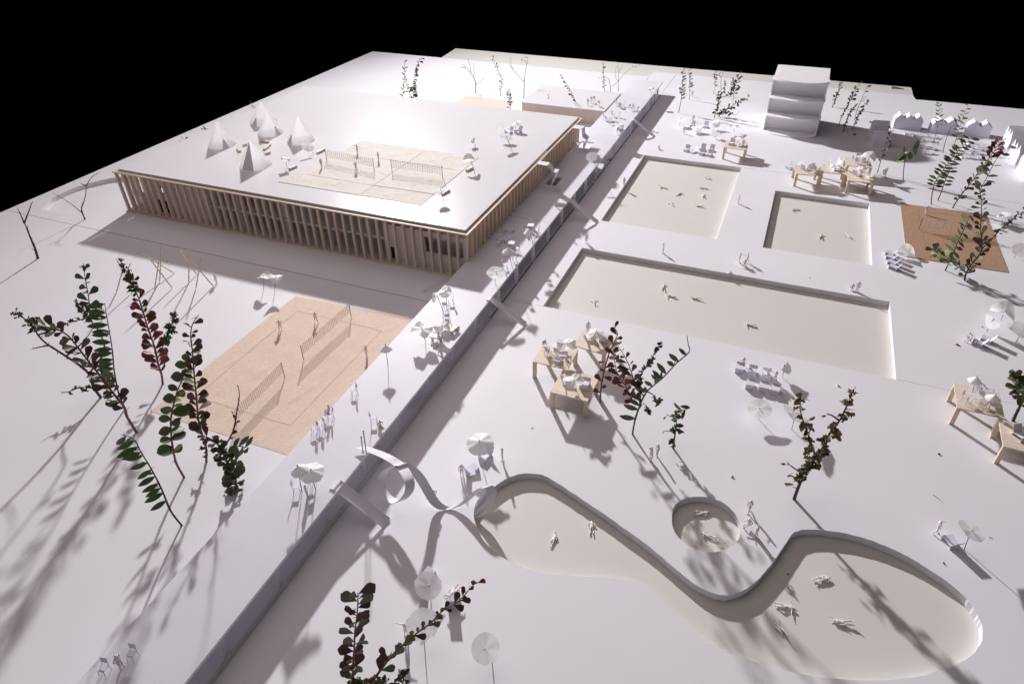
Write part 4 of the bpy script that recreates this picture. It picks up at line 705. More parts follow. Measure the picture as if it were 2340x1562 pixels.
# ------------------------------------------------------------------ toothpick sculptures
for lab, v, st in [('left toothpick sculpture of four leaning sticks', 'A', [((1335, 920), (1095, 770)), ((1318, 1033), (1140, 800)), ((1180, 1050), (1215, 815)), ((1220, 985), (1232, 705))]), ('right toothpick sculpture of four leaning sticks beside a figure', 'A', [((1505, 930), (1370, 735)), ((1442, 995), (1445, 717)), ((1632, 1018), (1440, 795)), ((1495, 1040), (1538, 790))]), ('toothpick sculpture partly hidden by the red-leaved twig', 'A', [((890, 1062), (935, 900)), ((1035, 1045), (885, 805))])]:
    bs = [at(v, *a) for a, b in st]; c = sum(bs, Vector())/len(bs); t = thing('toothpick_sculpture', lab, 'sculpture', c, 0, 'toothpick sculptures in the shade line')
    for (a, b), q in zip(st, bs):
        e = stand(q, v, *b); q = q - c; e = e - c; MB().tube([q + V3((0, 0, -.02)), q*.93 + e*.07, q*.1 + e*.9, e], [.03, .085, .085, .015], 7).build('toothpick', MT['balsa_leg'], t, True)
# ------------------------------------------------------------------ twigs standing in for trees
def leafmesh(kind, i):
    rg = random.Random(i*31 + len(kind)); mb = MB(); n = 9; vs = []; fs = []
    W_ = {'oval': .172, 'lance': .15, 'round': .36, 'obov': .30, 'crumple': .34}[kind]
    for k in range(n + 1):
        q = k/n
        if kind == 'obov': w = W_*max(.02, 1.45*q**1.15*max(0, 1 - q**4.5)**.55)
        elif kind == 'round': w = W_*max(.02, math.sin(math.pi*q**1.15)**.6)
        else: w = W_*max(.02, math.sin(math.pi*q)**.8)
        if kind == 'crumple': w *= rg.uniform(.45, 1.25)
        b = (.16*q*q)*(1 if i % 2 else -.7); cr = .3 if kind != 'crumple' else rg.uniform(.5, 1.6)
        j = .16 if kind == 'crumple' else .0
        vs += [(-w, q, b + w*cr + rg.uniform(-j, j)), (0, q, b), (w, q, b + w*cr + rg.uniform(-j, j))]
    for k in range(n):
        for c in (0, 1): fs.append((k*3 + c, k*3 + c + 1, k*3 + c + 4, k*3 + c + 3))
    mb.add(vs, fs); return mb
LCACHE = {}
def leafdata(kind, m, i):
    if (kind, m, i) not in LCACHE:
        if kind == 'berry':
            mb = MB(); mb.tube([(0, 0, 0), (0, .3, .02), (0, .55, 0)], .03, 4); mb.tube([(0, .5, 0), (0, .62, 0), (0, .85, 0), (0, 1, 0)], [.05, .14, .13, .03], 6)
        else: mb = leafmesh(kind, i)
        LCACHE[kind, m, i] = mb.mesh('leaf', LM[m], True)
    return LCACHE[kind, m, i]
def twig(lab, v, stems, leaves, bark='dark', r0=.13, turn=0, seed=1, grp='real plant twigs set up as trees', name='twig_tree', off=None):
    """stems[0][0] is the foot; leaves: dicts(s=stem, n, size, kind, m, side, t0, t1, face)"""
    rg = random.Random(seed*97 + 5); base = at(v, *stems[0][0]); t = thing(name, lab, 'twig', base, 0, grp); C = tocam(base); C.rotate(Matrix.Rotation(math.radians(turn), 3, 'Z')); paths = []
    for i, st in enumerate(stems):
        pts = [stand(base, v, x, y, turn) - base for x, y in st]
        if i == 0: pts[0] = V3((0, 0, -.03))
        dz = (off or {}).get(i, rg.uniform(-.5, .5) if i else 0)
        L = len(pts); pts = [p + C*(dz*(k/max(1, L - 1)) + rg.uniform(-.1, .1)*(k > 0)) for k, p in enumerate(pts)]
        if i:  # start on the nearest earlier path
            q = min((p for P_ in paths for p in P_), key=lambda p: (p - pts[0]).length)
            if (q - pts[0]).length < 1.0: pts[0] = q
        sp = smooth_path(pts, 3); paths.append(sp); n = len(sp); rr = r0*(1 if i == 0 else .62)
        mb = MB(); mb.tube(sp, [rr*(1 - .72*k/(n - 1))*(1.18 if (k % 4 == 0 and 0 < k) else 1) for k in range(n)], 6)
        if bark == 'dark' or bark == 'red':
            for k in range(2, n - 1, 3):
                d = V3((rg.uniform(-1, 1), rg.uniform(-1, 1), rg.uniform(-.2, 1))).normalized(); mb.tube([sp[k], sp[k] + d*rr*2, sp[k] + d*rr*rg.uniform(3, 5)], [rr*.3, rr*.2, .006], 4)
        mb.build('stem' if i == 0 else 'branch', BARK[bark], t, True)
    for d in leaves:
        sp = paths[d.get('s', 0)]; n = d['n']; cum = [0]
        for a, b in zip(sp, sp[1:]): cum.append(cum[-1] + (b - a).length)
        t0, t1 = d.get('t0', .2), d.get('t1', 1)
        for i in range(n):
            q = (t0 + (t1 - t0)*(i + .5)/n + rg.uniform(-.3, .3)/n)*cum[-1]; k = max(j for j in range(len(sp) - 1) if cum[j] <= max(q, 0)); f = (q - cum[k])/max(1e-6, cum[k + 1] - cum[k])
            pos = sp[k].lerp(sp[k + 1], min(max(f, 0), 1)); T = (sp[k + 1] - sp[k]).normalized(); S = T.cross(C).normalized()
            sd = d.get('side', 0); s = sd if sd else (1 if i % 2 else -1)
            if sd and i % 3 == 2 and d.get('back', 0): s = sd*.25
            ob = d['kind'] == 'obov'; dr = (S*s*rg.uniform(.55 if ob else .7, 1) + T*(d.get('fw', .45) + (.35 if ob else 0))*rg.uniform(.4, 1.4) + C*rg.uniform(-.55, .55)*d.get('sp', 1.5 if ob else 1)).normalized()
            if d['kind'] == 'crumple': dr = V3((rg.uniform(-1, 1), rg.uniform(-1, 1), rg.uniform(-.8, .9))).normalized()
            nr = (C*d.get('face', .6) + V3((0, 0, 1))*.6 + V3((rg.uniform(-1, 1), rg.uniform(-1, 1), rg.uniform(-1, 1)))*d.get('rnd', .55)); nr = (nr - dr*nr.dot(dr)).normalized(); xx = dr.cross(nr)
            sc = d['size']*(rg.uniform(.78, .98) if d['kind'] == 'oval' else .9*rg.uniform(.6, 1.2))*(1 - d.get('taper', .25)*(i/n)); m = Matrix((xx, dr, nr)).transposed().to_4x4(); m.translation = pos
            ms = d['m'] if isinstance(d['m'], str) else d['m'][rg.randrange(len(d['m']))]
            inst('leaf' if d['kind'] != 'berry' else 'berry', leafdata(d['kind'], ms, rg.randrange(3)), t, m @ Matrix.Scale(sc, 4))
    return t
def Lf(n, size, kind, m, **k): return dict(n=n, size=size, kind=kind, m=m, **k)
# left group
twig('forked dark withered twig, leftmost of the big left group', 'E', [[(720, 1085), (670, 1015), (635, 920), (560, 850), (470, 790), (390, 740), (330, 700), (270, 640), (245, 590), (190, 535), (105, 478)], [(640, 930), (680, 850), (745, 765), (730, 670), (690, 590), (645, 520), (632, 380), (605, 230), (590, 125)], [(470, 785), (530, 745), (600, 670), (655, 590)], [(345, 705), (290, 735), (230, 755)], [(230, 655), (330, 615), (410, 580), (500, 545), (600, 515)], [(640, 505), (590, 460), (530, 390)], [(655, 1010), (560, 1015), (500, 1045), (440, 1056)], [(250, 600), (240, 545), (240, 505)]],
     [Lf(12, .85, 'crumple', ('wither', 'olive'), s=1, t0=.35, t1=1), Lf(10, 1.5, 'obov', ('green', 'wither'), s=1, t0=.5, t1=.95), Lf(26, .75, 'crumple', ('wither', 'olive'), s=4, t0=.1, t1=1), Lf(22, .8, 'crumple', ('wither', 'olive'), s=5, t0=.1, t1=1), Lf(9, .8, 'crumple', ('wither', 'olive'), s=6, t0=.2, t1=.8), Lf(14, .8, 'crumple', 'wither', s=0, t0=.78, t1=1), Lf(8, .9, 'crumple', 'wither', s=7, t0=.1, t1=1), Lf(4, .8, 'berry', 'dry', s=0, t0=.85, t1=1)], 'dark', .17, 0, 1)
twig('reddish stem with purple bronze leaves leaning left in the big left group', 'E', [[(975, 1335), (905, 1220), (890, 1160), (820, 1070), (740, 970), (690, 900), (610, 800), (550, 720), (490, 650), (430, 610), (370, 590), (300, 580), (245, 575)]],
     [Lf(27, 1.7, 'obov', ('purple', 'olive', 'purple'), t0=.2, t1=.72, fw=.35), Lf(14, 1.5, 'obov', ('purple', 'olive', 'bigred'), t0=.72, t1=1, fw=.7), Lf(5, 1.9, 'obov', ('olive', 'wither'), t0=.3, t1=.5)], 'red', .15, 12, 2)
twig('upright green twig with one-sided oval leaves in the big left group', 'E', [[(893, 1165), (845, 1050), (815, 900), (800, 740), (770, 560), (745, 410)]], [Lf(15, 1.85, 'oval', 'green', side=-1, t0=.22, t1=1, fw=.0, sp=.5, taper=-.1, face=.9, rnd=.3), Lf(8, 1.1, 'oval', ('green', 'wither'), side=-1, t0=.25, t1=1, fw=.6, sp=1.6, taper=0, face=.2)], 'dark', .10, -8, 3)
twig('dark red leafy twig behind the beige court corner', 'E', [[(1160, 990), (1152, 925), (1130, 860), (1100, 720), (1060, 610), (1020, 480), (985, 370), (950, 300), (905, 200), (862, 125)], [(950, 300), (945, 230), (915, 165), (935, 120)], [(1150, 800), (1170, 700), (1210, 600), (1245, 480)]],
     [Lf(36, 1.7, 'obov', ('red', 'red', 'bigred'), t0=.1, t1=.72, fw=.3), Lf(40, .85, 'crumple', ('wither', 'olive'), t0=.76, t1=1), Lf(5, .9, 'obov', 'red', s=1, t0=.1, t1=.8), Lf(34, 1.0, 'crumple', ('wither', 'olive', 'green'), s=2, t0=.45, t1=1)], 'red', .13, -10, 4)
twig('green twig with small paired round leaves standing on the left sheet', 'E', [[(1313, 1653), (1262, 1565), (1245, 1510), (1225, 1400), (1215, 1260), (1230, 1160), (1260, 1040), (1300, 960), (1330, 860), (1372, 740)]], [Lf(22, 1.55, 'round', ('green', 'green', 'olive'), t0=.2, t1=1, fw=.1, sp=.7, taper=.05), Lf(8, 1.2, 'oval', ('olive', 'pale'), side=1, t0=.2, t1=.9)], 'red', .12, 10, 5)
twig('tall purple-leaved twig before the beige court', 'E', [[(1470, 1545), (1470, 1440), (1440, 1340), (1415, 1240), (1400, 1080), (1385, 930), (1375, 780), (1360, 650), (1372, 560), (1418, 495)]], [Lf(32, 1.55, 'obov', ('purple', 'bigred', 'purple'), t0=.22, t1=.95, fw=.4), Lf(6, 1.9, 'obov', ('purple', 'olive'), t0=.25, t1=.45), Lf(14, .9, 'crumple', ('wither', 'olive'), t0=.02, t1=.35)], 'red', .12, -12, 6)
twig('thorny bushy twig with crumpled leaves at the near court corner', 'E', [[(1694, 1743), (1655, 1620), (1600, 1500), (1545, 1400)], [(1640, 1420), (1660, 1330), (1690, 1200), (1715, 1080), (1705, 1010)], [(1600, 1500), (1680, 1440), (1790, 1460)], [(1560, 1430), (1500, 1370), (1420, 1340)]],
     [Lf(44, 1.25, 'crumple', ('wither', 'olive', 'green'), t0=.0, t1=1), Lf(14, 1.6, 'obov', ('olive', 'green', 'purple'), t0=.1, t1=1), Lf(6, 1.7, 'oval', ('olive', 'green'), s=2, t0=.3, t1=1), Lf(8, 1.3, 'obov', ('purple', 'bigred'), s=3, t0=.1, t1=1), Lf(7, .7, 'obov', ('red', 'purple'), s=1, t0=.05, t1=.5), Lf(3, 1.2, 'berry', 'berry', t0=.0, t1=.3)], 'dark', .15, 8, 7)
twig('arched green twig with a comb of oval leaves at the lower left', 'I', [[(1155, 555), (1085, 465), (1035, 345), (990, 250), (945, 170), (890, 80), (850, 5), (770, -20)]], [Lf(12, 1.65, 'oval', 'green', side=-1, t0=.28, t1=1, fw=.0, sp=.5, taper=-.1, face=.9, rnd=.3), Lf(6, .95, 'oval', 'green', side=-1, t0=.28, t1=.95, sp=1.6, face=.2)], 'dark', .10, 0, 8)
twig('bare forked twig at the left edge', 'A', [[(290, 805), (265, 720), (230, 640), (200, 560), (185, 535)], [(185, 535), (160, 475), (130, 415)], [(190, 530), (215, 450), (248, 365)]], [], 'dark', .20, 0, 9, 'bare twigs without leaves', off={1: .1, 2: .1})
twig('bare twig with thin branches by the crescent pool', 'A', [[(650, 505), (630, 460), (622, 420), (640, 370), (655, 310), (658, 250)], [(630, 460), (540, 385), (400, 300)], [(658, 250), (700, 185), (760, 145)], [(658, 250), (635, 240), (610, 225)]], [], 'dark', .13, 0, 10, 'bare twigs without leaves', off={1: .1, 2: .1, 3: .1})
# behind the pavilion
twig('green lance-leaved twig behind the roof', 'c', [[(135, 712), (150, 560), (165, 400), (172, 250), (165, 140)]], [Lf(14, 1.25, 'lance', ('green', 'pale', 'olive'), t0=.02, t1=1, fw=.9, sp=.3)], 'olive', .08, 0, 11)
twig('twig with rounded dark green leaves and red tip behind the roof', 'c', [[(310, 720), (300, 500), (325, 420), (335, 260), (375, 180), (450, 90)]], [Lf(17, 1.15, 'round', ('olive', 'green', 'purple'), side=1, t0=.03, t1=.85, fw=.1), Lf(7, .95, 'obov', ('red', 'bigred'), t0=.8, t1=1), Lf(5, 1.1, 'round', 'olive', t0=0, t1=.3)], 'red', .07, 0, 12)
twig('short slanting twig between two leafy ones behind the roof', 'c', [[(282, 690), (225, 600), (205, 500), (180, 390)]], [Lf(12, .8, 'obov', ('olive', 'purple'), t0=.1, t1=1)], 'brown', .07, 0, 13)
twig('bare grey forked twig with its foot beside the far beige court', 'c', [[(1285, 640), (1287, 510), (1270, 420), (1210, 325), (1130, 240), (1065, 180)], [(1290, 508), (1360, 450), (1450, 385)], [(1250, 385), (1262, 340), (1250, 170)], [(1213, 325), (1205, 240), (1160, 90)], [(1130, 243), (1020, 245)]], [], 'brown', .11, 0, 14, 'bare twigs without leaves')
twig('red-leaved twig behind the far beige court', 'c', [[(1678, 685), (1680, 590), (1700, 460), (1665, 350), (1625, 240), (1585, 165), (1555, 65)]], [Lf(15, .95, 'obov', ('red', 'red', 'bigred'), t0=.12, t1=.85, side=0, fw=.2), Lf(4, .6, 'obov', 'red', t0=.85, t1=1)], 'red', .07, 0, 15)
twig('mixed red and green twig at the back roof edge', 'c', [[(1832, 890), (1828, 780), (1808, 660), (1800, 590)]], [Lf(16, .95, 'obov', ('red', 'olive', 'wither'), t0=.05, t1=1)], 'brown', .07, 0, 16)
twig('tall bare twig with a curled top left of the timber box', 'c', [[(2045, 730), (2050, 460), (2055, 390), (2090, 190), (2110, 90)], [(2045, 462), (1930, 345), (1860, 240), (1828, 70)], [(2095, 185), (2060, 130), (2000, 112)], [(1895, 300), (1840, 220), (1808, 160)], [(2105, 95), (2065, 75)]], [Lf(3, .5, 'oval', 'olive', s=2, t0=.8, t1=1), Lf(3, .5, 'oval', 'olive', s=4, t0=.4, t1=1)], 'brown', .10, 0, 17, 'bare twigs without leaves')
twig('small red twig in front of the timber box planks', 'C', [[(1332, 556), (1345, 470), (1360, 405)]], [Lf(8, .7, 'obov', ('red', 'bigred'), t0=.0, t1=1)], 'red', .05, 0, 18)
twig('dark leafy twig leaning left before the timber box', 'C', [[(1575, 580), (1555, 500), (1510, 400), (1475, 340), (1440, 280)]], [Lf(15, .95, 'obov', ('purple', 'bigred', 'olive'), t0=.05, t1=1, side=-1)], 'dark', .07, 0, 19)
twig('slim twig with small dark leaves right of the timber box roof', 'C', [[(1752, 400), (1745, 300), (1745, 200)]], [Lf(20, .7, 'crumple', ('olive', 'wither', 'green'), t0=.15, t1=1)], 'dark', .06, 0, 20)
twig('bare twig with looping branches right of the timber box', 'C', [[(1795, 405), (1793, 375), (1785, 330), (1778, 310), (1745, 300)], [(1795, 378), (1850, 330), (1900, 270), (1950, 230), (2000, 215)], [(1745, 312), (1712, 312), (1704, 300)]], [Lf(4, .5, 'oval', 'olive', s=1, t0=.8, t1=1)], 'dark', .07, 0, 21, 'bare twigs without leaves')
twig('second bare twig with a looped stem right of the timber box', 'C', [[(1850, 402), (1850, 335), (1852, 270), (1845, 200)], [(1848, 335), (1830, 300), (1828, 260), (1840, 220), (1848, 195)], [(1852, 260), (1875, 225), (1890, 205)]], [], 'dark', .07, 0, 22, 'bare twigs without leaves')
# right of the walkway
twig('green and dark leaved twig nearest the walkway end', 'd', [[(495, 1155), (545, 890), (560, 700), (585, 450), (595, 165)]], [Lf(12, 1.2, 'oval', ('green', 'pale'), side=1, t0=.3, t1=1, fw=.5, sp=.5), Lf(16, .85, 'crumple', ('purple', 'wither', 'olive'), side=-1, t0=.45, t1=1)], 'brown', .09, 0, 23)
twig('thin green twig with four leaves to its right', 'd', [[(730, 855), (748, 700), (740, 500), (725, 300), (722, 190)]], [Lf(8, 1.15, 'oval', 'green', side=1, t0=.35, t1=1, fw=.4, sp=.4), Lf(6, .7, 'crumple', 'wither', side=-1, t0=.3, t1=1)], 'olive', .06, 0, 24)
twig('thin dark twig at the back between the leafy clumps', 'd', [[(1272, 738), (1285, 640), (1315, 540), (1310, 400), (1320, 260)]], [Lf(12, .75, 'crumple', ('wither', 'olive'), t0=.35, t1=1), Lf(3, .85, 'obov', 'bigred', t0=.75, t1=1)], 'dark', .05, 0, 25)
twig('tall bare stem behind the bushy clump left of the tower', 'd', [[(1445, 790), (1440, 600), (1445, 380), (1490, 230)], [(1445, 375), (1400, 300), (1350, 270)]], [Lf(3, .9, 'oval', ('green', 'olive'), s=1, t0=.3, t1=1)], 'dark', .08, 0, 26)
twig('bushy clump of withered and red leaves left of the tower', 'd', [[(1285, 1270), (1330, 1100), (1380, 900), (1375, 720)], [(1390, 870), (1450, 740), (1530, 600), (1520, 420)], [(1480, 830), (1600, 760), (1690, 600), (1700, 380)], [(1330, 1030), (1380, 880), (1440, 790)]], [Lf(26, .85, 'crumple', ('wither', 'olive'), t0=.25, t1=1), Lf(20, .75, 'crumple', ('wither', 'olive'), s=1, t0=.2, t1=1), Lf(24, .75, 'crumple', ('wither', 'olive'), s=2, t0=.2, t1=1)], 'dark', .09, 0, 27)
twig('red-stemmed twig fanning right with dark red leaves left of the tower', 'd', [[(1395, 1240), (1430, 1150), (1600, 1060), (1760, 950), (1960, 860), (2080, 780)], [(1680, 1000), (1720, 780), (1790, 560), (1840, 290)], [(1500, 1180), (1640, 1180), (1800, 1190), (1830, 1110)]], [Lf(12, 1.2, 'crumple', ('dry', 'bigred', 'olive'), t0=.05, t1=1), Lf(7, 1.2, 'obov', ('olive', 'wither'), t0=.3, t1=1), Lf(16, 1.25, 'obov', ('bigred', 'purple', 'olive'), s=1, t0=.3, t1=1), Lf(10, 1.2, 'crumple', ('bigred', 'olive'), s=2, t0=0, t1=.5)], 'red', .10, 0, 28)
# right of the tower
twig('leafy brown twig touching the right flank of the tower', 'S', [[(1050, 815), (1100, 690), (1140, 590), (1190, 440)]], [Lf(20, .85, 'crumple', ('olive', 'wither', 'dry'), t0=.15, t1=1), Lf(6, 1.0, 'obov', ('olive', 'green'), t0=.3, t1=1)], 'brown', .12, 0, 29)
twig('tall slanting twig with green and brown leaves in the tower shadow', 'S', [[(1150, 1090), (1200, 930), (1300, 760), (1380, 590), (1460, 450)]], [Lf(14, 1.1, 'obov', ('olive', 'green', 'bigred'), t0=.55, t1=1), Lf(18, .75, 'crumple', 'wither', t0=.2, t1=.7)], 'dark', .08, 0, 30)
twig('blackish twig with tiny leaves, middle of the tower shadow trio', 'S', [[(1210, 1180), (1290, 950), (1370, 840), (1410, 780)]], [Lf(26, .7, 'crumple', ('wither', 'purple'), t0=.2, t1=1)], 'dark', .09, 0, 31)
twig('thin pale-leaved twig behind the tower shadow trio', 'S', [[(1382, 1005), (1430, 830), (1520, 620), (1600, 465)]], [Lf(9, 1.2, 'oval', ('pale', 'olive', 'green'), side=1, t0=.3, t1=1)], 'brown', .06, 0, 32)
twig('blackish twig at the right of the tower shadow trio', 'S', [[(1340, 1150), (1400, 1030), (1450, 930), (1510, 820), (1590, 700)]], [Lf(26, .75, 'crumple', ('wither', 'purple', 'olive'), t0=.2, t1=1)], 'dark', .08, 0, 33)
twig('small red-stemmed twig with pale leaves at the edge of the tower shadow', 'T', [[(160, 1268), (240, 1000), (300, 840), (340, 720), (365, 605)]], [Lf(13, .95, 'obov', ('red', 'bigred', 'dry'), t0=.25, t1=1)], 'red', .08, 0, 34)
twig('twig with four big drooping withered green leaves', 'T', [[(545, 1382), (555, 1200), (570, 1090), (590, 1000), (598, 920), (560, 880)], [(575, 1075), (640, 950), (715, 855), (780, 745)]], [Lf(2, 2.4, 'oval', 'green', s=0, side=-1, t0=.9, t1=1, fw=-2.2, sp=.3), Lf(3, 2.1, 'round', 'green', s=1, t0=.15, t1=.5, fw=-1.5, sp=.3), Lf(4, 2.3, 'oval', ('green', 'wither'), s=1, side=1, t0=.7, t1=1, fw=-2.0, sp=.3)], 'dark', .08, 0, 35)
twig('green twig in front of the joined house pair', 'T', [[(985, 850), (1040, 660), (1075, 460), (1080, 230)]], [Lf(13, 1.2, 'oval', 'green', t0=.4, t1=1, fw=.8)], 'olive', .06, 0, 36)
twig('bare branched twig with a hooked side branch before the gabled houses', 'T', [[(1135, 972), (1160, 850), (1200, 720), (1250, 590)], [(1060, 860), (1080, 790), (1140, 730), (1200, 720)], [(1250, 590), (1330, 540), (1430, 430)], [(1330, 552), (1400, 580), (1480, 618)]], [Lf(4, 1.2, 'oval', 'green', s=2, t0=.3, t1=1)], 'dark', .08, 0, 37)
twig('tall thin green twig rising above the houses', 'T', [[(1300, 880), (1330, 770), (1380, 600), (1440, 420), (1515, 262)]], [Lf(15, 1.3, 'oval', ('green', 'green', 'pale'), t0=.1, t1=1, fw=.3)], 'brown', .06, 0, 38)
twig('left of two parallel green oval-leaved twigs by the kraft court', 'Y', [[(833, 307), (840, 200), (860, 80), (890, -20), (1010, -200), (1110, -340), (1180, -430), (1280, -540), (1350, -600), (1440, -700)]], [Lf(30, 1.5, 'oval', 'green', t0=.25, t1=1, fw=.2, sp=.5, taper=.1)], 'brown', .09, 0, 39)
twig('right of two parallel green oval-leaved twigs by the kraft court', 'Y', [[(930, 248), (990, 100), (1030, -20), (1120, -230), (1190, -390), (1260, -560)]], [Lf(20, 1.4, 'oval', ('green', 'olive'), t0=.25, t1=1, fw=.2, sp=.6)], 'brown', .09, 0, 40)
twig('dark twig with a red leaf crown behind the kraft court', 'Y', [[(1150, 360), (1250, 200), (1380, 40), (1480, -90), (1600, -260), (1720, -420), (1790, -520), (1850, -640)]], [Lf(22, 1.3, 'obov', ('purple', 'bigred', 'olive'), t0=.1, t1=.75), Lf(14, 1.6, 'obov', ('red', 'red', 'bigred'), t0=.75, t1=1)], 'dark', .10, 0, 41)
twig('pale green leaved twig leaning over the kraft court', 'Y', [[(1040, 1290), (1130, 1100), (1220, 880), (1290, 740), (1350, 610), (1420, 440)]], [Lf(12, 1.6, 'oval', ('pale', 'pale', 'olive'), side=-1, t0=.2, t1=1, fw=.5), Lf(9, 1.5, 'oval', ('olive', 'green'), side=1, t0=.2, t1=1, fw=-.6)], 'brown', .10, 0, 42)
twig('forked dark twig with drooping dark clusters at the right edge', 'Y', [[(1330, 1436), (1350, 1330), (1430, 1200), (1550, 1050), (1600, 950), (1720, 840), (1880, 660), (2000, 580), (2080, 490), (2215, 405)], [(1350, 1250), (1220, 1230), (1130, 1160), (1050, 1090), (930, 1050), (850, 960)], [(1560, 1010), (1592, 850), (1566, 680), (1580, 450), (1575, 200), (1560, 100), (1620, -20), (1700, -170), (1790, -350), (1900, -480), (2000, -570)]],
     [Lf(26, .8, 'crumple', ('wither', 'purple'), t0=.45, t1=1), Lf(5, 1.0, 'berry', 'berry', t0=.6, t1=1), Lf(14, 1.6, 'obov', ('olive', 'green', 'purple'), t0=.05, t1=.4), Lf(20, 1.55, 'obov', ('olive', 'green'), s=1, t0=.1, t1=1), Lf(26, 1.5, 'obov', ('purple', 'olive', 'bigred'), s=2, t0=.02, t1=.62), Lf(12, 1.5, 'oval', ('green', 'pale', 'olive'), s=2, t0=.62, t1=1)], 'dark', .12, 0, 43)
# centre
twig('red barberry twig by the front platform table', 'V', [[(597, 992), (605, 880), (630, 760), (660, 650), (700, 560), (722, 505), (690, 455)]], [Lf(14, 1.3, 'obov', ('red', 'bigred', 'purple'), t0=.1, t1=1, fw=.3)], 'red', .11, 0, 44)
twig('leafy green privet twig with entwined red and dried branches', 'V', [[(828, 1222), (845, 1120), (880, 1020), (930, 920), (1040, 820), (1140, 720), (1232, 640), (1225, 580), (1216, 522)], [(880, 1010), (830, 990), (790, 900), (720, 790), (700, 700), (690, 640)], [(900, 960), (850, 860), (800, 720), (755, 630), (715, 570)], [(880, 1010), (880, 830), (930, 740), (985, 650), (1040, 570)], [(925, 925), (985, 945), (1000, 1000)], [(870, 1050), (910, 1000), (945, 1060)]],
     [Lf(12, 1.8, 'oval', 'green', t0=.15, t1=.86, side=-1, fw=.1, sp=.6, face=.9, rnd=.35), Lf(6, 1.3, 'oval', 'green', t0=.3, t1=.85, side=-1, fw=1.4), Lf(22, 1.35, 'obov', ('red', 'red', 'bigred'), s=1, t0=.1, t1=1), Lf(14, 1.15, 'obov', ('purple', 'bigred'), s=2, t0=.1, t1=1), Lf(40, .8, 'crumple', ('bigred', 'wither', 'purple'), s=3, t0=.2, t1=1), Lf(6, .9, 'crumple', ('olive', 'wither'), s=4, t0=.7, t1=1), Lf(6, .9, 'crumple', ('olive', 'wither'), s=5, t0=.7, t1=1)], 'brown', .11, 6, 45)
twig('small dark twig with limp green leaves right of the privet twig', 'V', [[(1118, 1322), (1127, 1250), (1137, 1180), (1145, 1060)], [(1130, 1215), (1085, 1210), (1045, 1217)], [(1138, 1105), (1100, 1100), (1070, 1085)], [(1146, 1065), (1190, 1055), (1240, 1050)]], [Lf(12, 1.3, 'crumple', ('green', 'wither'), t0=.2, t1=1, side=1), Lf(3, 1.5, 'oval', 'green', s=3, t0=.3, t1=1, fw=-1), Lf(1, .8, 'berry', 'berry', s=1, t0=.8, t1=1), Lf(1, .8, 'berry', 'berry', s=2, t0=.6, t1=1)], 'dark', .11, 0, 46)
twig('thorny dry twig with tan leaves and red berries above the curved pool', 'H', [[(545, 1811), (590, 1690), (640, 1590), (700, 1515), (770, 1420), (800, 1340), (870, 1250), (930, 1130), (970, 1030)], [(640, 1650), (690, 1540), (660, 1400), (610, 1280), (580, 1180), (590, 1070)], [(870, 1250), (820, 1215), (780, 1190)], [(600, 1690), (540, 1650), (505, 1630)], [(600, 1610), (560, 1590), (505, 1535)]],
     [Lf(20, 1.2, 'crumple', ('dry', 'dry', 'olive'), t0=.5, t1=1), Lf(34, 1.1, 'crumple', ('dry', 'dry', 'wither'), s=1, t0=.05, t1=1), Lf(26, 1.0, 'crumple', ('dry', 'olive'), t0=.15, t1=.5), Lf(1, 1.3, 'berry', 'berry', s=2, t0=.85, t1=1), Lf(1, 1.0, 'berry', 'berry', s=3, t0=.85, t1=1), Lf(1, 1.0, 'berry', 'berry', s=4, t0=.85, t1=1), Lf(3, 1.1, 'berry', 'berry', s=1, t0=.3, t1=.9), Lf(2, 1.3, 'obov', 'red', t0=.25, t1=.45)], 'dark', .16, 0, 47)
twig('dark twig with curled green leaves cut by the right edge', 'W', [[(1290, 850), (1340, 740), (1390, 640), (1425, 540), (1420, 450), (1385, 320), (1335, 215)]], [Lf(18, 1.7, 'crumple', ('green', 'wither', 'olive'), t0=.35, t1=1, side=0), Lf(7, 2.0, 'obov', ('green', 'olive'), t0=.55, t1=1), Lf(2, 1.2, 'berry', 'berry', t0=.3, t1=.5)], 'dark', .16, 0, 48)
# front
twig('front twig with large bronze rounded leaves, upright half of the pair', 'K', [[(840, 1650), (815, 1450), (805, 1300), (820, 1100), (825, 950), (850, 760), (850, 600)], [(735, 1412), (735, 1200), (745, 1080)]], [Lf(36, 1.15, 'obov', ('bigred', 'bigred', 'olive', 'purple'), t0=.3, t1=1, fw=.55, taper=-.15, face=.8), Lf(6, .8, 'obov', ('bigred', 'purple'), s=1, t0=.2, t1=1), Lf(16, 1.3, 'crumple', ('olive', 'green', 'wither'), t0=.02, t1=.35)], 'red', .10, 0, 49)
twig('front twig with bronze leaves slanting right across the parasols', 'K', [[(860, 1650), (900, 1480), (960, 1400), (1100, 1230), (1200, 1120), (1400, 950), (1500, 880), (1600, 770), (1750, 670), (1880, 540), (1915, 500)], [(900, 1480), (1010, 1380), (1130, 1370)]], [Lf(28, 1.1, 'obov', ('olive', 'bigred', 'green'), t0=.3, t1=.75, fw=.75), Lf(12, .9, 'obov', ('bigred', 'red'), t0=.72, t1=1, fw=.8), Lf(22, 1.35, 'crumple', ('olive', 'wither', 'dry'), t0=.0, t1=.3), Lf(12, 1.2, 'crumple', ('wither', 'olive'), s=1, t0=.2, t1=1)], 'red', .10, 0, 50)
twig('dark curled sprig at the bottom edge between the two front twigs', 'K', [[(1215, 1640), (1230, 1480), (1255, 1380), (1250, 1330)]], [Lf(14, .95, 'crumple', ('wither', 'purple', 'olive'), t0=.4, t1=1)], 'dark', .09, 0, 51)
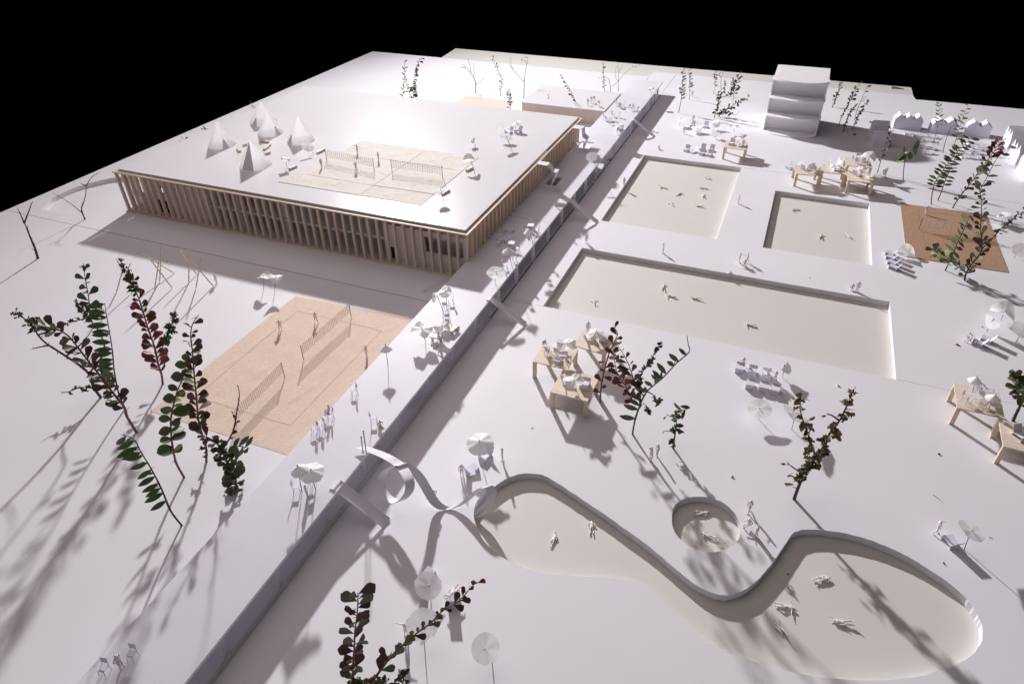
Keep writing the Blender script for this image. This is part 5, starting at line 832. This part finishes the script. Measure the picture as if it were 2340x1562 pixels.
# beyond the left roof edge: tips showing past the roof
for i, (x, y, m, lab) in enumerate([(420, 320, 'green', 'leaf tip showing past the left roof edge, nearest the front'), (470, 292, 'bigred', 'reddish leaf tip past the left roof edge, behind the leftmost cone'), (578, 242, 'green', 'green leaf tip past the left roof edge by the rear cone')]):
    g = G(x, y + 26, 0); b = V3((min(g.x, -104.5), g.y, 0)); t = thing('twig_tree', lab, 'twig', b, 0, 'leaf tips past the roof edge'); top = stand(b, 'P', x, y) - b
    MB().tube([V3((0, 0, -.02)), top*.6, top], [.08, .06, .03], 5).build('stem', BARK['brown'], t, True)
    rg = random.Random(i)
    for k in range(5):
        d = V3((rg.uniform(-1, 1), rg.uniform(-.6, .6), rg.uniform(-.3, .6))).normalized(); n_ = d.orthogonal().normalized(); mm = Matrix((d.cross(n_), d, n_)).transposed().to_4x4(); mm.translation = top*(.8 + .05*k); inst('leaf', leafdata('obov', m, k % 3), t, mm @ Matrix.Scale(1.2, 4))
# ------------------------------------------------------------------ crumbs and scraps lying about
for v, x, y, m, s, lab in [('V', 2292, 876, 'paper', .28, 'white foam crumb right of the cube seats'), ('V', 1535, 1525, 'paper', .24, 'white foam crumb above the round pool'), ('L', 1745, 332, 'paper', .26, 'white foam crumb between the twig and the round pool'), ('X', 550, 920, 'paper', .22, 'tiny white crumb by the right edge parasols'), ('M', 1405, 103, 'dry', .22, 'brown crumb below the right platform table'), ('D', 1375, 470, 'purple', .55, 'dark leaf scrap in the tower shadow'), ('S', 1615, 1040, 'purple', .4, 'dark leaf scrap behind the grey shaded houses'), ('A', 1275, 828, 'dark', .16, 'dark speck beside the toothpick sculptures'), ('Z', 490, 1100, 'tissue', .7, 'torn tissue scrap at the feet of the deck figure'), ('M', 1435, 795, 'dry', .16, 'tan crumb under the lower right lounger'), ('H', 660, 235, 'dark', .12, 'dark speck on the bank right of the standing pair'), ('M', 445, 865, 'dark', .14, 'dark speck on the pool floor by the rim shadow')]:
    z = DZ if v == 'Z' else (-PD if lab.startswith('dark speck on the pool') else 0); q = at(v, x, y, z); mb = MB(); rg = random.Random(lab); mb.ball((0, 0, s*.35), s*.6, 7, 5); mb.v = [(a*rg.uniform(.6, 1.3), b*rg.uniform(.6, 1.3), max(.003, c*rg.uniform(.5, .9))) for a, b, c in mb.v]
    o = mb.build('crumb', MT.get(m) or LM[m]); o.location = q; tag(o, lab, 'scrap')
for v, a, b, m, lab, w in [('M', (425, 290), (478, 292), 'dry', 'broken brown twig bit left of the dry twig', .09), ('X', (40, 1270), (138, 1318), 'berry', 'red berry with its stalk at the right', .12), ('S', (1930, 530), (2120, 550), 'olive', 'yellow-green leaf scrap on the far cream board', .5), ('J', (1915, 242), (1935, 238), 'dry', 'thin hair lying above the curved pool', .03), ('M', (1370, 360), (1440, 420), 'dry', 'thin pinkish thread right of the round pool', .025), ('M', (1725, 628), (1750, 642), 'dry', 'tiny thread by the flat parasol', .03)]:
    z = -PD if v == 'S' else 0; p, q = at(v, *a, z + .04), at(v, *b, z + .03); c = (p + q)/2
    o = MB().tube([p - c, (p - c)*.3 + V3((.02, .05, .02)), q - c], [w, w*.8, w*.3], 6).build('scrap', LM[m], None, True); o.location = c; tag(o, lab, 'scrap')
